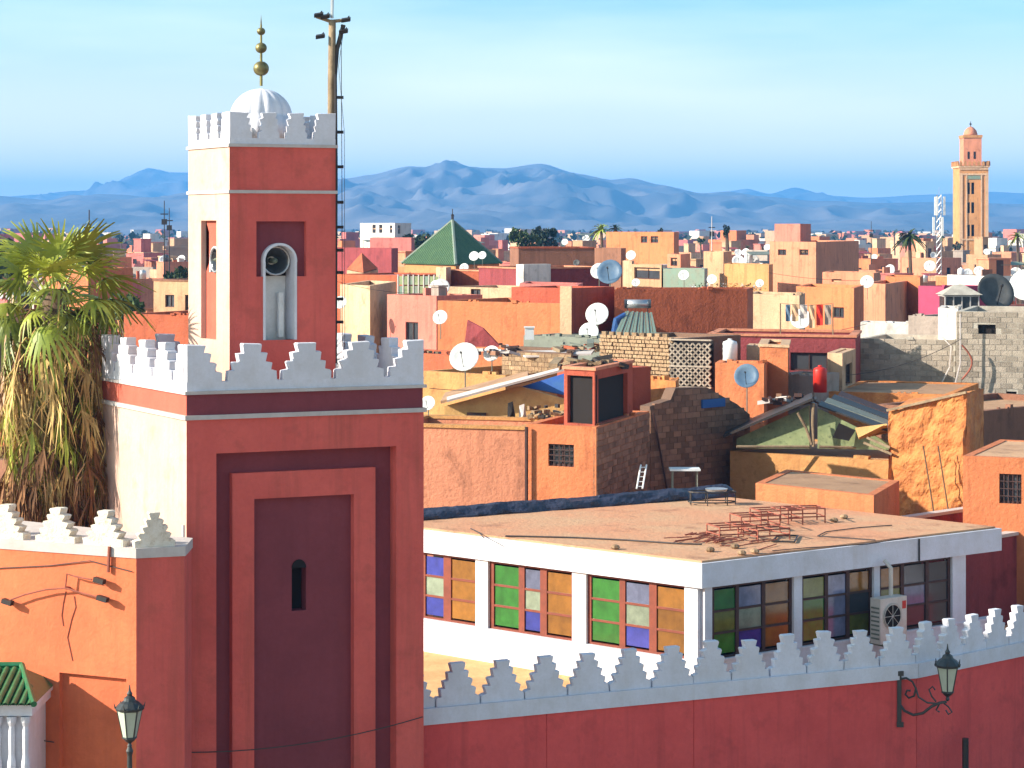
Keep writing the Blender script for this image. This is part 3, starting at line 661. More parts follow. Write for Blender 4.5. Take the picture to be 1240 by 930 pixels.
frame_table(886, 652, .95, .7, .32, .35, 'low rusty metal frame lying nearest the scrap on the pavilion roof')
frame_table(914, 642, 1.0, .7, .38, .30, 'rusty metal frame second along from the roof scrap, with a mid rail')
frame_table(940, 634, 1.1, .7, .36, .28, 'rusty metal frame in the middle of the row in front of the roof hut')
frame_table(972, 632, .95, .6, .36, .20, 'thin rusty metal frame at the far end of the row by the roof hut')
frame_table(925, 652, .9, .8, .26, .5, 'low rusty metal frame standing in front of the row on the roof')
for k, (x, y, w) in enumerate(((862, 655, .9), (850, 650, .7), (838, 655, .8), (872, 657, .6), (900, 660, 1.0))):
    mb = MB(); c = ron(x, y)
    for j in range(9):
        a = rnd.uniform(0, 1.2); q = c+Vector((rnd.uniform(-.5, .5)*w, rnd.uniform(-.5, .5)*w, rnd.uniform(.02, .1))); e = Vector((cos(a), sin(a), rnd.uniform(-.05, .12)))*rnd.uniform(.15, .45)*w
        mb.tube([q-e, q+e], .014, 4)
    solo('scrap_rods', mb, 'rust', ['tangle of rusty rods at the near foot of the roof frames', 'loose rusty rods just behind the first tangle on the roof', 'rusty rods spread farthest to the left of the roof frames', 'small handful of rusty rods beside the lowest roof frame', 'long rusty rods lying before the middle roof frame'][k], 'scrap metal', 'scrap rods scattered on the pavilion roof')
def poly_cable(pts, label, r=.014, m='wire', nm='cable'):
    q = [ron(x, y)+UP*.02 for x, y in pts]; mb = MB(); mb.tube(q, r, 5); solo(nm, mb, m, label, 'cable', 'cables lying on the pavilion roof')
poly_cable([(612, 650), (640, 650.5), (700, 652), (760, 655), (820, 659), (850, 660)], 'long straight cable lying across the sunlit pavilion roof', .022)
poly_cable([(570, 641), (580, 646), (586, 652)], 'short bent cable near the minaret end of the pavilion roof')
poly_cable([(1060, 655), (1020, 652), (990, 650), (1000, 645), (1040, 640), (1080, 637)], 'looped cable curving over the far end of the pavilion roof')
poly_cable([(935, 668), (980, 664), (1020, 662), (1050, 660), (1100, 652)], 'cable running close behind the shaded fascia of the pavilion', .011)
c = ron(955, 654); t = MB()
for a, b in (((935, 657), (942, 650)), ((942, 650), (966, 650)), ((966, 650), (962, 658)), ((962, 658), (935, 657))): t.tube([ron(*a)+UP*.03, ron(*b)+UP*.03], .022, 5)
solo('wire_square', t, 'dark_metal', 'flat dark square of metal bar lying on the pavilion roof', 'metal frame')
for k, (x, y) in enumerate(((860, 668), (898, 672), (914, 670), (745, 665), (1010, 632), (1022, 628), (890, 664))):
    c = ron(x, y); mb = MB(); mb.lathe([(.07, 0), (.11, .04), (.08, .09), (.02, .11)], tuple(c), 7)
    solo('stone', mb, 'rubble', ['dark stone nearest the pavilion roof corner', 'stone lying behind the roof corner beside a second one', 'stone at the right of a pair behind the roof corner', 'lone stone in the open sunny part of the pavilion roof', 'stone in front of the roof hut wall', 'second stone close to the foot of the roof hut wall', 'stone at the edge of the rusty rods on the roof'][k], 'stone', 'stones on the pavilion roof')
# metal basin and small table and ladder at the back of the roof
c = ron(862, 611); t = thing('metal_rack', 'dark oval metal rack with a shiny tray at the back of the pavilion roof', 'rack', tuple(c)); mb = MB()
for h in (.08, .34): mb.tube([c+Vector((.62*cos(a), .3*sin(a), h)) for a in [2*pi*i/20 for i in range(21)]], .018, 5)
for i in range(7): a = 2*pi*i/7; mb.tube([c+Vector((.62*cos(a), .3*sin(a), 0)), c+Vector((.62*cos(a), .3*sin(a), .34))], .014, 5)
mb.build('frame', 'dark_metal', t); mb = MB(); mb.lathe([(.1, .35), (.27, .36), (.30, .42), (.1, .41)], tuple(c+Vector((.12, 0, 0))), 18); mb.build('tray', 'steel', t)
c = P(829, 601, 62); c.z = ZR-.3; t = thing('small_table', 'small pale-topped table in the shade behind the pavilion roof', 'table', tuple(c))
zt = ZZ(568, 62)
mb = MB(); mb.obox((c.x, c.y, zt), (.42, .0, 0), (0, .3, 0), (0, 0, .025)); mb.build('table_top', 'plastic_white', t)
for a, b in ((-1, -1), (1, -1), (1, 1), (-1, 1)):
    mb = MB(); mb.tube([(c.x+a*.34, c.y+b*.24, c.z), (c.x+a*.34, c.y+b*.24, zt-.03)], .018, 5); mb.build('leg', 'corrugated', t)
a, b = P(771, 592, 61), P(776, 563, 61.6); t = thing('short_ladder', 'short white ladder leaning on the shaded brick wall', 'ladder', tuple(a)); wv = Vector((.16, .02, 0))
for s in (0, 1):
    mb = MB(); mb.tube([a+wv*s, b+wv*s], .024, 6); mb.build('rail', 'plastic_white', t)
for k in range(5):
    q = a+(b-a)*(k+.5)/5; mb = MB(); mb.tube([q, q+wv], .014, 5); mb.build('rung', 'plastic_white', t)
# air conditioner
c = P(1052, 752, 51.0); da = (R-C).normalized(); na = Vector((da.y, -da.x, 0)); c = C+da*((P(1058, 0, 52).x-C.x)/da.x)+na*.42+UP*ZZ(750, 51.4); t = thing('air_conditioner', 'beige air conditioner unit hung outside the shaded pavilion windows', 'air conditioner', tuple(c))
mb = MB(); mb.obox(c, da*.43, na*.16, UP*.52); mb.build('casing', 'ac_white', t)
mb = MB(); nn = 24
for r_, w_ in ((.30, .163), (.27, .185)):
    mb.tube([c-da*.05+UP*(.10)+na*w_+(da*cos(2*pi*i/nn)+UP*sin(2*pi*i/nn))*r_ for i in range(nn+1)], .012, 4)
for i in range(8): a_ = 2*pi*i/8; mb.tube([c-da*.05+UP*.10+na*.185, c-da*.05+UP*.10+na*.185+(da*cos(a_)+UP*sin(a_))*.29], .007, 4)
mb.build('fan_guard', 'ac_white', t)
mb = MB(); v = [c-da*.05+UP*.10+na*.162+(da*cos(2*pi*i/nn)+UP*sin(2*pi*i/nn))*.27 for i in range(nn)]; mb.prism(v, na*.006); mb.build('fan_opening', 'dark_void', t)
mb = MB(); mb.obox(c+da*.34+UP*.33+na*.165, da*.06, na*.004, UP*.09); mb.build('badge', 'red_plastic', t)
mb = MB()
for k in range(8): mb.obox(c-da*.435+UP*(-.4+k*.1), da*.004, na*.13, UP*.02)
mb.build('side_louvre', 'corrugated', t)
mb = MB()
for s in (-1, 1): mb.obox(c+da*.3*s-UP*.55, da*.02, na*.3, UP*.03); mb.obox(c+da*.3*s-na*.28-UP*.75, da*.02, na*.02, UP*.22)
mb.build('bracket', 'corrugated', t)
mb = MB(); q = c+da*.18-na*.1; mb.tube([q+UP*.5, q+UP*1.15, q+UP*1.3-na*.2], .05, 8); mb.build('pipe', 'ac_white', t)
# building beyond the pavilion's right end
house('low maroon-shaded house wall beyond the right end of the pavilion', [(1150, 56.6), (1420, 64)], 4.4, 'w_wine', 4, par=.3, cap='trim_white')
# ------------------------------------------------------------------ wall lantern on the right
def lantern(par, c, s, top_m='black_paint'):
    prof = [(.10, 0), (.13, .04), (.245, .62)]
    n = 6
    def ring(r, z): return [c+Vector((r*s*cos(2*pi*k/n+.3), r*s*sin(2*pi*k/n+.3), z*s)) for k in range(n)]
    lo, hi = ring(.13, .05), ring(.25, .62)
    for k in range(n):
        mb = MB(); a_, b_, c_, d_ = lo[k], lo[(k+1) % n], hi[(k+1) % n], hi[k]; i_ = (a_+b_+c_+d_)/4
        q = [i_+(v-i_)*.93 for v in (a_, b_, c_, d_)]; nrm = (b_-a_).cross(d_-a_).normalized()
        mb.prism(q, nrm*.006); mb.build('glass_pane', 'lamp_glass', par)
    mb = MB()
    for k in range(n): mb.tube([lo[k], hi[k]], .014*s*1.4, 4)
    for rg_ in (lo, hi): mb.tube(rg_+[rg_[0]], .022*s*1.3, 5)
    mb.build('cage', 'black_paint', par)
    mb = MB(); mb.lathe([(.29*s, .62*s), (.30*s, .66*s), (.20*s, .76*s), (.13*s, .80*s), (.11*s, .86*s), (.05*s, .90*s), (.06*s, .94*s), (.025*s, 1.0*s), (.008*s, 1.12*s)], tuple(c), 12); mb.build('cap', 'black_paint', par)
    for k in range(n):
        mb = MB(); a_ = 2*pi*k/n+.3; q = c+Vector((.29*s*cos(a_), .29*s*sin(a_), .66*s)); mb.tube([q, q+Vector((.02*cos(a_), .02*sin(a_), .10*s))], .02*s, 5, .004*s); mb.build('crest', 'black_paint', par)
    mb = MB(); mb.lathe([(.02*s, -.16*s), (.05*s, -.12*s), (.03*s, -.07*s), (.09*s, -.02*s), (.14*s, .04*s)], tuple(c), 12); mb.build('socket', 'black_paint', par)
def spiral(c, X, Z, r0, r1, a0, a1, n=26): return [c+(X*cos(a0+(a1-a0)*i/n)+Z*sin(a0+(a1-a0)*i/n))*(r0+(r1-r0)*i/n) for i in range(n+1)]
Dl = 47.0; base = P(1088, 846, Dl)
wd = (wp[2]-wp[1]).normalized(); 
def on_wall(px, py):
    k = (px-HX)/F; a = wp[1]; u = (k*a.y-a.x)/(wd.x-k*wd.y); q = a+wd*u; return Vector((q.x, q.y, ZZ(py, q.y)))
b0 = on_wall(1088, 846)+Vector((wd.y, -wd.x, 0))*.03
t = thing('wall_lantern', 'black wrought-iron wall lantern on a scrolled bracket fixed to the red wall', 'lantern', tuple(b0))
X = Vector((.93, -.36, 0)).normalized(); px1 = b0.y/F   # metres per pixel
def bp(px, py): return b0+X*((px-1088)*px1*1.06)+UP*((846-py)*px1)
mb = MB(); mb.obox(b0, Vector((.045, 0, 0)), Vector((0, .02, 0)), UP*34*px1); mb.obox(bp(1089, 815), Vector((.07, 0, 0)), Vector((0, .03, 0)), UP*.05); mb.obox(bp(1089, 877), Vector((.07, 0, 0)), Vector((0, .03, 0)), UP*.05); mb.build('mounting_bar', 'black_paint', t)
mb = MB(); mb.tube([bp(x, y) for x, y in ((1089, 853), (1094, 860), (1104, 864), (1115, 861), (1125, 852), (1134, 847), (1142, 845))], .03, 7)
mb.tube([bp(x, y) for x, y in ((1089, 822), (1096, 820), (1103, 824), (1107, 832), (1105, 841), (1099, 844), (1095, 840), (1097, 835), (1101, 835))], .024, 6)
mb.tube([bp(x, y) for x, y in ((1107, 832), (1110, 842), (1120, 848), (1132, 848))], .02, 6)
mb.tube([bp(x, y) for x, y in ((1130, 846), (1125, 840), (1122, 832), (1126, 828), (1129, 832))], .018, 6)
mb.tube([bp(x, y) for x, y in ((1136, 845), (1144, 851), (1148, 857), (1144, 860), (1141, 855))], .018, 6)
mb.tube([bp(x, y) for x, y in ((1134, 848), (1130, 856), (1134, 858))], .018, 6)
mb.build('scroll', 'black_paint', t)
c = bp(1143, 843)+UP*.13; lantern(t, c, .93)
# ------------------------------------------------------------------ building at the left
Q0 = XY(-140, 40.6); Q1 = XY(165, 38.4); Q2 = XY(221, 38.75); Q2 = Q1+(Vector((.94, .342, 0)))*.88
Q2 = Vector((Q1.x+.79, Q1.y+.28, 0)); LZ = ZZ(676, 38.4)
lb = thing('orange_building', 'orange plastered building with worn white merlons left of the minaret', 'building', tuple(Q1))
poly = [Q0, Q1, Q2, Vector((Q2.x-.02, Q2.y+1.0, 0)), Vector((Q0.x+1, Q0.y+2.2, 0))]
mb = MB()
dq = (Q1-Q0).normalized()
def uq(px): k = (px-HX)/F; return (k*Q0.y-Q0.x)/(dq.x-k*dq.y)
def zq(py, px): return ZZ(py, (Q0+dq*uq(px)).y)
pan = (uq(72), uq(153), 0.3, zq(818, 110))
wall_face(mb, Q0, Q1, 0, LZ, [pan], .10)
sw_ = MB(); wall_face(sw_, Q1, Q2, 0, LZ, [], .1); o = sw_.build('side_wall', 'red_plaster', lb, fix=False); o['label'] = 'narrow side wall with shade put into its dark red colour'
sw_ = MB(); wall_face(sw_, Q2, poly[3], 0, LZ, [], .1); sw_.build('side_wall', 'red_plaster', lb, fix=False)  # both side faces: shaded copy of the orange paint, shade put into colour
for a, b in ((poly[3], poly[4]), (poly[4], Q0)): wall_face(mb, a, b, 0, LZ, [], .1)
mb.build('wall', 'orange_wall', lb, fix=False)
mb = MB(); nq = Vector((-dq.y, dq.x, 0)); mb.obox(Q0+dq*(pan[0]+pan[1])/2+nq*.103+UP*(pan[2]+pan[3])/2, dq*(pan[1]-pan[0])/2, nq*.002, UP*(pan[3]-pan[2])/2); mb.build('recessed_panel', 'orange_wall', lb)
mb = MB(); mb.prism([p+UP*(LZ-.001) for p in inset(poly, -.02)], (0, 0, .17)); mb.build('coping', 'trim_white', lb)
mls = [merlon_mesh('merlon', 'worn_white', .82, .60, .22, n=5, top=.30, over=.045, seed=s_) for s_ in (11, 12, 13)]; ml = mls[0]
for px in (-45, 3, 65, 123):
    q = Q0+dq*uq(px); inst(mls[int(px) % 3], 'merlon', lb, q+UP*(LZ+.165)+nq*.04, atan2(dq.y, dq.x), (1.02 if px > 0 else .95, 1, 1))
dd = (Q2-Q1).normalized(); inst(ml, 'merlon', lb, Q1+dd*.33+UP*(LZ+.165)+Vector((-dd.y, dd.x, 0))*.04, atan2(dd.y, dd.x), (.86, 1, 1))
# spotlight bracket on the orange wall
def lw(px, py, out=0): q = Q0+dq*uq(px)-nq*out; return Vector((q.x, q.y, ZZ(py, q.y)))
t = thing('spotlight_bracket', 'branched wall bracket holding three small spotlights high on the orange wall', 'wall light', tuple(lw(84, 712)))
mb = MB(); mb.tube([lw(84, 712), lw(84, 712, .1)], .03, 6)
for pts in (((84, 712), (60, 714), (35, 720), (16, 727)), ((84, 712), (86, 695), (96, 698), (116, 702)), ((84, 712), (100, 717), (122, 723))): mb.tube([lw(x, y, .12) for x, y in pts], .016, 6)
mb.build('arm', 'rust', t)
for x, y in ((15, 729), (126, 703), (130, 725)):
    mb = MB(); c = lw(x, y, .14); mb.obox(c, dq*.10+UP*-.02, nq*.05, UP*.04+dq*.01); mb.build('lamp_head', 'dark_metal', t)
for pts, lab in ((((80, 716), (77, 730), (75, 745), (77, 758)), 'left one of two thin lines under the bracket'), (((90, 722), (92, 735), (87, 750), (82, 772), (88, 800)), 'longer thin line running down under the bracket')):
    mb = MB(); mb.tube([lw(x, y, .004) for x, y in pts], .011, 4); mb.build('thin_line', 'rust', lb)  # thin rust-coloured lines running down the wall
mb = MB(); mb.tube([lw(133, 686, -.0)+Vector((0, -.05, .35)), lw(133, 693, .05)], .03, 6); mb.build('spout', 'rust', lb)
mb = MB(); mb.tube([lw(-40, 690, .02), lw(60, 685, .02), lw(110, 679, .03), lw(160, 692, .02)], .010, 4); mb.build('wall_cable', 'wire', lb)
# ------------------------------------------------------------------ tiled bay at the lower left
Db = 37.6; gx0 = P(-60, 0, Db).x; gx1 = P(39, 0, Db).x; gy1 = 39.6
t = thing('tiled_bay', 'white balustraded bay with a green tiled roof at the lower left corner', 'bay window', (gx1, Db, ZZ(866, Db)))
ze = ZZ(852, Db); zrg = ZZ(806, Db+1); yf = Db; 
mb = MB(); mb.box(gx0, gx1, yf, gy1-.35, ZZ(867, Db), ze-.02); mb.box(gx0-.03, gx1+.04, yf-.04, gy1-.35, ze-.07, ze-.0); mb.build('cornice', 'white_paint', t)
mb = MB(); mb.box(gx0+.05, gx1-.10, yf+.10, gy1-.35, 4.0-1.5, ZZ(867, Db)); mb.build('back_wall', 'white_paint', t)
for k in range(6):
    x = gx1-.12-k*.235; mb = MB(); mb.lathe([(.075, 2.5), (.075, ZZ(925, Db)), (.05, ZZ(915, Db)), (.058, ZZ(890, Db)), (.05, ZZ(880, Db)), (.08, ZZ(875, Db)), (.09, ZZ(868, Db))], (x, yf+.04, 0), 12); mb.build('baluster', 'white_paint', t)
e0, e1 = gx0-.15, gx1+.05; yr = yf+1.25; xr = P(21, 0, Db+.9).x
rz_ = ZZ(808, yr)
v = [(e0, yf-.12, ze), (e1, yf-.12, ze), (xr, yr, rz_), (e0, yr, rz_), (e1, gy1-.2, ze), (e0, gy1-.2, ze)]
mb = MB(); mb.add(v, [(0, 1, 2, 3), (1, 4, 2), (0, 3, 5), (0, 5, 4, 1), (3, 2, 4, 5)]); rfo = mb.build('roof', 'green_tile', t)
tile = MB(); 
for i in range(1): tile.add([(.055*cos(a), y, .055*sin(a)) for y in (0, .26) for a in [pi*k/6 for k in range(7)]]+[(.045*cos(a), y, .045*sin(a)) for y in (0, .26) for a in [pi*k/6 for k in range(7)]], [(k, k+1, 8+k, 7+k) for k in range(6)]+[(14+k, 21+k, 22+k, 15+k) for k in range(6)]+[(k, 14+k, 15+k, k+1) for k in range(6)])
tm = tile.mesh('roof_tile', 'green_tile')
sl_v = Vector((0, yr-(yf-.12), rz_-ze)); sl_l = sl_v.length; pitch_a = atan2(sl_v.z, sl_v.y)
x = e1-.06; 
while x > e0:
    mx = 1.0 if x < xr else max(0, (e1-x)/(e1-xr)); nt_ = max(1, int(sl_l*mx/.22+.5))
    for j in range(nt_):
        q = Vector((x, yf-.12, ze))+sl_v.normalized()*(j*.22-.05)+Vector((0, 0, .012*(1+(j % 2)*.2)))
        inst(tm, 'tile', t, q, rot=(pitch_a, 0, 0))
    x -= .135
mb = MB(); mb.tube([(e1+.01, yf-.15, ze+.02), (xr, yr, rz_+.04)], .055, 8); mb.tube([(xr, yr, rz_+.04), (e0, yr, rz_+.04)], .055, 8); mb.build('ridge_tile', 'green_tile', t)
# street lamp
Ds = 36.2; c = P(157, 900, Ds); zc = ZZ(896, Ds)
t = thing('street_lamp', 'ornate black street lamp standing before the orange building', 'street lamp', (c.x, Ds, 0))
mb = MB(); mb.lathe([(.16, 0), (.16, .3), (.09, .5), (.055, 1.2), (.05, zc-.9), (.07, zc-.85), (.045, zc-.7), (.04, zc-.25), (.06, zc-.18), (.03, zc-.1)], (c.x, Ds, 0), 12); mb.build('post', 'black_paint', t)
lantern(t, Vector((c.x, Ds, zc)), .80)
# ------------------------------------------------------------------ palm
frond_pts = []
def fan_frond(L=1.0, R=.75, n=18, droop=.35, seed=0, m='leaf_green'):
    r = random.Random(seed); mb = MB()
    stem = [(0, L*i/4, .10*sin(pi*i/8)-.05*(i/4)**2) for i in range(5)]; mb.tube(stem, .018, 4, .010)
    o = Vector(stem[-1])
    for k in range(n):
        a = radians(-118+236*k/(n-1)+r.uniform(-4, 4)); ln = R*(1-.25*abs(a/2.1))*r.uniform(.85, 1.1)
        d = Vector((sin(a), cos(a), 0)); w = Vector((cos(a), -sin(a), 0)); wd_ = .050
        prev = None; segs = 4; vs = []; fs = []
        for j in range(segs+1):
            t_ = j/segs; p = o+d*ln*t_*(1-.10*t_)+UP*(-droop*ln*t_*t_*r.uniform(.9, 1.2)+.012*sin(k*2.1)); ww = wd_*(1.0-.85*t_)*(.5+1.6*min(t_, .3))
            vs += [p-w*ww, p+w*ww+UP*.012]
            if j: fs.append((2*j-2, 2*j-1, 2*j+1, 2*j))
        mb.add(vs, fs)
    return mb.mesh('frond', m, fix=False)
def dead_frond(seed, m):
    r = random.Random(seed); mb = MB(); st = [(0, 0, 0), (0, .12, .02), (0, .28, -.12), (0, .36, -.45), (0, .34, -.8)]; mb.tube(st, .016, 4, .008)
    for k in range(15):
        a = r.uniform(-1, 1); x = a*.20; ln = r.uniform(.5, 1.05); o = Vector((0, .35, -.62+r.uniform(-.05, .12))); vs = []; fs = []
        tip = o+Vector((x*1.8+r.uniform(-.08, .08), .02+r.uniform(-.12, .10), -ln))
        mid = o+Vector((x*1.3, .10*r.random(), -ln*.4)); w = Vector((cos(a*2), sin(a*2), 0))*r.uniform(.012, .022)
        vs = [o-w*.6, o+w*.6, mid-w, mid+w, tip-w*.25, tip+w*.25]; mb.add(vs, [(0, 1, 3, 2), (2, 3, 5, 4)])
    return mb.mesh('dead_frond', m, fix=False)
GR = [fan_frond(.8, .80, 20, .30, 1, 'leaf_lime'), fan_frond(.85, .80, 20, .55, 2, 'leaf_green'), fan_frond(.7, .75, 18, .85, 3, 'leaf_green'), fan_frond(.8, .8, 20, .6, 4, 'leaf_lime')]
DE = [dead_frond(10, 'leaf_dead'), dead_frond(11, 'leaf_dead'), dead_frond(12, 'leaf_brown'), dead_frond(13, 'leaf_lime'), dead_frond(14, 'leaf_brown')]
def palm(cx, cy, ztop, r0, nd, ng, label, zlow, sc=1.0):
    t = thing('palm_tree', label, 'palm tree', (cx, cy, 0))
    mb = MB(); mb.tube([(cx, cy, 0), (cx+.05, cy, ztop*.5), (cx, cy, ztop)], .30, 12, .24); mb.build('trunk', 'bark', t, smooth=True)
    r = random.Random(int(cx*10))
    for k in range(nd):
        z = ztop-.25-(ztop-zlow-1.1)*((k+.5)/nd)**.9; a = k*2.399+r.uniform(-.3, .3); rr = r0*(r.uniform(.45, .95))*(1-.05*(ztop-z)/(ztop-zlow))
        inst(DE[r.choice((0, 0, 1, 1, 2, 4, 3) if k < nd*.6 else (0, 1, 2, 4, 2))], 'dead_frond', t, (cx+rr*cos(a), cy+rr*sin(a), z), sc=(sc*r.uniform(.9, 1.5), sc*.7, sc*r.uniform(.8, 1.2)), rot=(r.uniform(-.25, .2), r.uniform(-.12, .12), a-pi/2+r.uniform(-.4, .4)))
    for k in range(ng):
        a = k*2.399; f = k/(ng-1); el = radians(78-108*f**.9)+r.uniform(-.12, .12); ii = (0 if f < .42 else (1 if f < .52 else (3 if f < .80 else 2)))
        inst(GR[ii], 'frond', t, (cx+.16*cos(a), cy+.16*sin(a), ztop-.1-.30*f), sc=(sc*r.uniform(.72, 1.2),)*3, rot=(el+r.uniform(-.15, .15), r.uniform(-.6, .6), a-pi/2))
    return t
palm(P(66, 0, 44.0).x, 44.0, ZZ(350, 44.0), .88, 295, 40, 'shaggy fan palm with a skirt of dead fronds beside the minaret', ZZ(672, 44.0), 1.05)
# ------------------------------------------------------------------ middle distance, built by eye from near to far
def H(label, front, ytop, m, **k):
    Dc = front[1][1] if len(front) > 2 else front[0][1]
    return house(label, front, ZZ(ytop, Dc), m, **k)
def polywall(name, label, cat, pts, m, th=.2, parent=None, part=None, kind=None):
    """pts (px, py, D) of a wall or sheet lying about in one plane; thickened away from the camera"""
    q = [P(*p) for p in pts]; mb = MB(); n = (q[1]-q[0]).cross(q[2]-q[0]).normalized()
    if n.y < 0: n = -n
    mb.prism(q, n*th)
    if parent is not None: return mb.build(part or name, m, parent)
    return solo(name, mb, m, label, cat, kind=kind)
def slab(par, name, m, a, b, c, d, th=.05):
    q = [Vector(v) for v in (a, b, c, d)]; mb = MB(); n = (q[1]-q[0]).cross(q[3]-q[0]).normalized(); mb.prism(q, n*th); return mb.build(name, m, par)
def extra(par, p0, p1, k0, k1, u0, u1, z0, z1, name, m):
    mb = MB(); strip(mb, p0, p1, u0, u1, k0, k1, z0, z1); return mb.build(name, m, par)
# salmon block behind the pavilion
H('peeling cream and salmon wall of the low house right behind the minaret', [(470, 63.4), (637, 62.2)], 516, 'w_salmon', depth=3, par=.25, cap='tan_plaster')
h2 = H('orange house with a barred window above the pavilion roof', [(637.6, 62.15), (722, 61.2), (786, 66.5)], 517, 'w_orange', wins=[(664, 538, 695, 565, 'grille')], par=.2, roofm='roof_tan')
a, b = XY(722, 61.2), XY(786, 66.5); z = ZZ(517, 61.2); blocks(h2, a, b, z-2.6, z-.02, .34, .17, 'brown_brick', name='brick')
mb = MB(); mb.tube([P(637.5, 517, 62.0), P(637.5, 640, 62.0)], .05, 6); mb.build('drain_pipe', 'frame_dark', h2)
sh = house('rooftop shelter with black panels for its shaded inside on the orange house', [(683, 62.3), (720, 61.6), (766, 65.2)], ZZ(449, 61.6), 'w_terracotta', z0=z-.05, wins=[(687, 455, 717.5, 513, 'dark'), (724.5, 455, 760, 508, 'dark')], cat='rooftop shelter', par=.05, th=.12, name='rooftop_shelter', cap='w_salmon', dep=.13)  # black panels close the openings, painted shade in place of an interior
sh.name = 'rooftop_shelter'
h = H('tall narrow brown wall house just behind the rooftop shelter', [(752, 68.6), (788, 69.4)], 446, 'w_terracotta', depth=3, par=.1)
# yellow house with lean-to roof
yh = thing('yellow_house', 'yellow lean-to house with a small window behind the salmon wall', 'house', tuple(XY(600, 68)))
polywall('', '', '', [(538, 560, 69), (538, 492, 69), (628, 468, 68.6), (692, 486, 68.2), (692, 560, 68.2)], 'yellow_plaster', .25, yh, 'wall')
slab(yh, 'roof', 'roof_tan', P(534, 489, 68.6), P(640, 459, 68.2), P(640, 452, 73), P(540, 478, 73), .08)
slab(yh, 'roof_edge', 'trim_white', P(542, 487, 68.5), P(684, 449, 67.6), P(684, 446, 67.9), P(542, 483, 68.8), .07)
mb = MB(); c = P(577, 506, 68.75); mb.obox(c, (.30, 0, 0), (0, .08, 0), (0, 0, .16)); w = mb.build('window', 'frame_dark', yh)
mb = MB()
for k in range(4): mb.obox(c+Vector((-.2+k*.13, -.09, 0)), (.035, 0, 0), (0, .01, 0), (0, 0, .12))
mb.build('pane', 'pane_dark', w)
polywall('blue_tarpaulin', 'blue tarpaulin sloping between the yellow house and the rooftop shelter', 'tarpaulin', [(632, 468, 69.5), (684, 452, 69.5), (684, 478, 69)], 'blue_sheet', .04)
for k, (x, y, lab) in enumerate(((619, 500, 'dark dangling cloth nearest the window of the yellow house'), (633, 503, 'pale cloth hanging in the middle before the yellow house'), (650, 506, 'orange cloth hanging closest to the rooftop shelter'))):
    D = 65.5; mb = MB(); mb.add([P(x-4, y-12, D), P(x+2, y-14, D), P(x+6, y+10, D), P(x-5, y+13, D), P(x+1, y-2, D-.12)], [(0, 1, 4), (1, 2, 4), (2, 3, 4), (3, 0, 4)]); solo('hanging_cloth', mb, ['dark_void', 'trim_white', 'tan_plaster'][k], lab, 'cloth', 'cloths drying before the yellow house')
H('ochre crumbling wall house behind the yellow house', [(512, 77), (612, 74.6)], 449, 'tan_plaster', depth=5, par=.3)
H('small brick red house half hidden right of the minaret battlements', [(500, 83), (548, 81.5), (560, 84)], 430, 'w_brick', par=.3)
sb = H('low house of small tan stones in front of the orange wall', [(608, 79), (692, 77), (700, 80)], 428, 'brown_mortar', par=.2)
blocks(sb, XY(608, 79), XY(692, 77), ZZ(428, 77)-1.0, ZZ(428, 77), .30, .16, 'rubble', name='stone')
polywall('leaning_sheet', 'rusty triangular sheet leaning against the big orange wall', 'metal sheet', [(566, 388, 84), (585, 398, 83.6), (606, 420, 83.4), (562, 420, 84)], 'w_wine', .05)
H('flat grey corrugated roof house with a white box on its edge', [(634, 86.5), (748, 84)], 406, 'corrugated', depth=5, par=.03, roofm='corrugated')
polywall('roof_awning', 'pale curled awning over the stone house', 'awning', [(622, 425, 80), (720, 423, 79), (716, 428, 77.5), (636, 431, 78)], 'trim_white', .06)
mb = MB(); c = P(641, 404, 83.8); mb.obox(c, (.17, 0, 0), (0, .2, 0), (0, 0, .22)); mb.obox(c+UP*.24, (.2, 0, 0), (0, .23, 0), (0, 0, .025)); solo('white_box', mb, 'plastic_white', 'small white lidded box on the grey corrugated roof', 'box')
# big orange and brown walls
H('large sunlit orange wall house in the middle of the roofs', [(530, 92), (678, 88.6)], 364, 'w_orange', depth=5, par=.6)
H('narrow cream pillar between the orange and brown walls', [(678, 88.2), (692, 88.0), (693, 89)], 347, 'w_cream', par=.05, cat='pillar', name='pillar')
H('dark terracotta wall between the cream pillar and the brown wall', [(692.5, 88.6), (744, 91)], 349, 'w_terracotta', depth=3, par=.2)
H('long brown-orange blank wall house behind the rubble wall', [(744, 88.8), (905, 89.2), (912, 92)], 350, 'w_brick', par=.3)
H('low sand coloured house right of the long brown wall', [(905, 100), (968, 97), (975, 101)], 358, 'w_cream', par=.3)
# water heater
c = P(772, 368, 87.2); t = thing('solar_water_heater', 'shiny horizontal tank of a solar water heater on the brown wall', 'water heater', tuple(c))
mb = MB(); mb.tube([c-Vector((.50, 0, 0)), c+Vector((.50, .0, 0))], .17, 14); mb.build('tank', 'steel', t, smooth=True)
for s in (-1, 1):
    mb = MB(); mb.tube([c+Vector((.42*s, 0, 0)), c+Vector((.52*s, .0, 0))], .18, 14); mb.build('tank_end', 'pane_dark', t)
mb = MB(); mb.tube([c+Vector((-.4, 0, -.7)), c+Vector((-.4, 0, 0))], .02, 5); mb.tube([c+Vector((.4, 0, -.7)), c+Vector((.4, 0, 0))], .02, 5); mb.build('stand', 'dark_metal', t)
t = thing('lean_to_roof', 'sloping grey-green corrugated lean-to roof beneath the water heater', 'roof', tuple(P(770, 405, 82)))
a, b, c_, d_ = P(744, 406, 81), P(796, 406, 81), P(790, 380, 86), P(757, 378, 86)
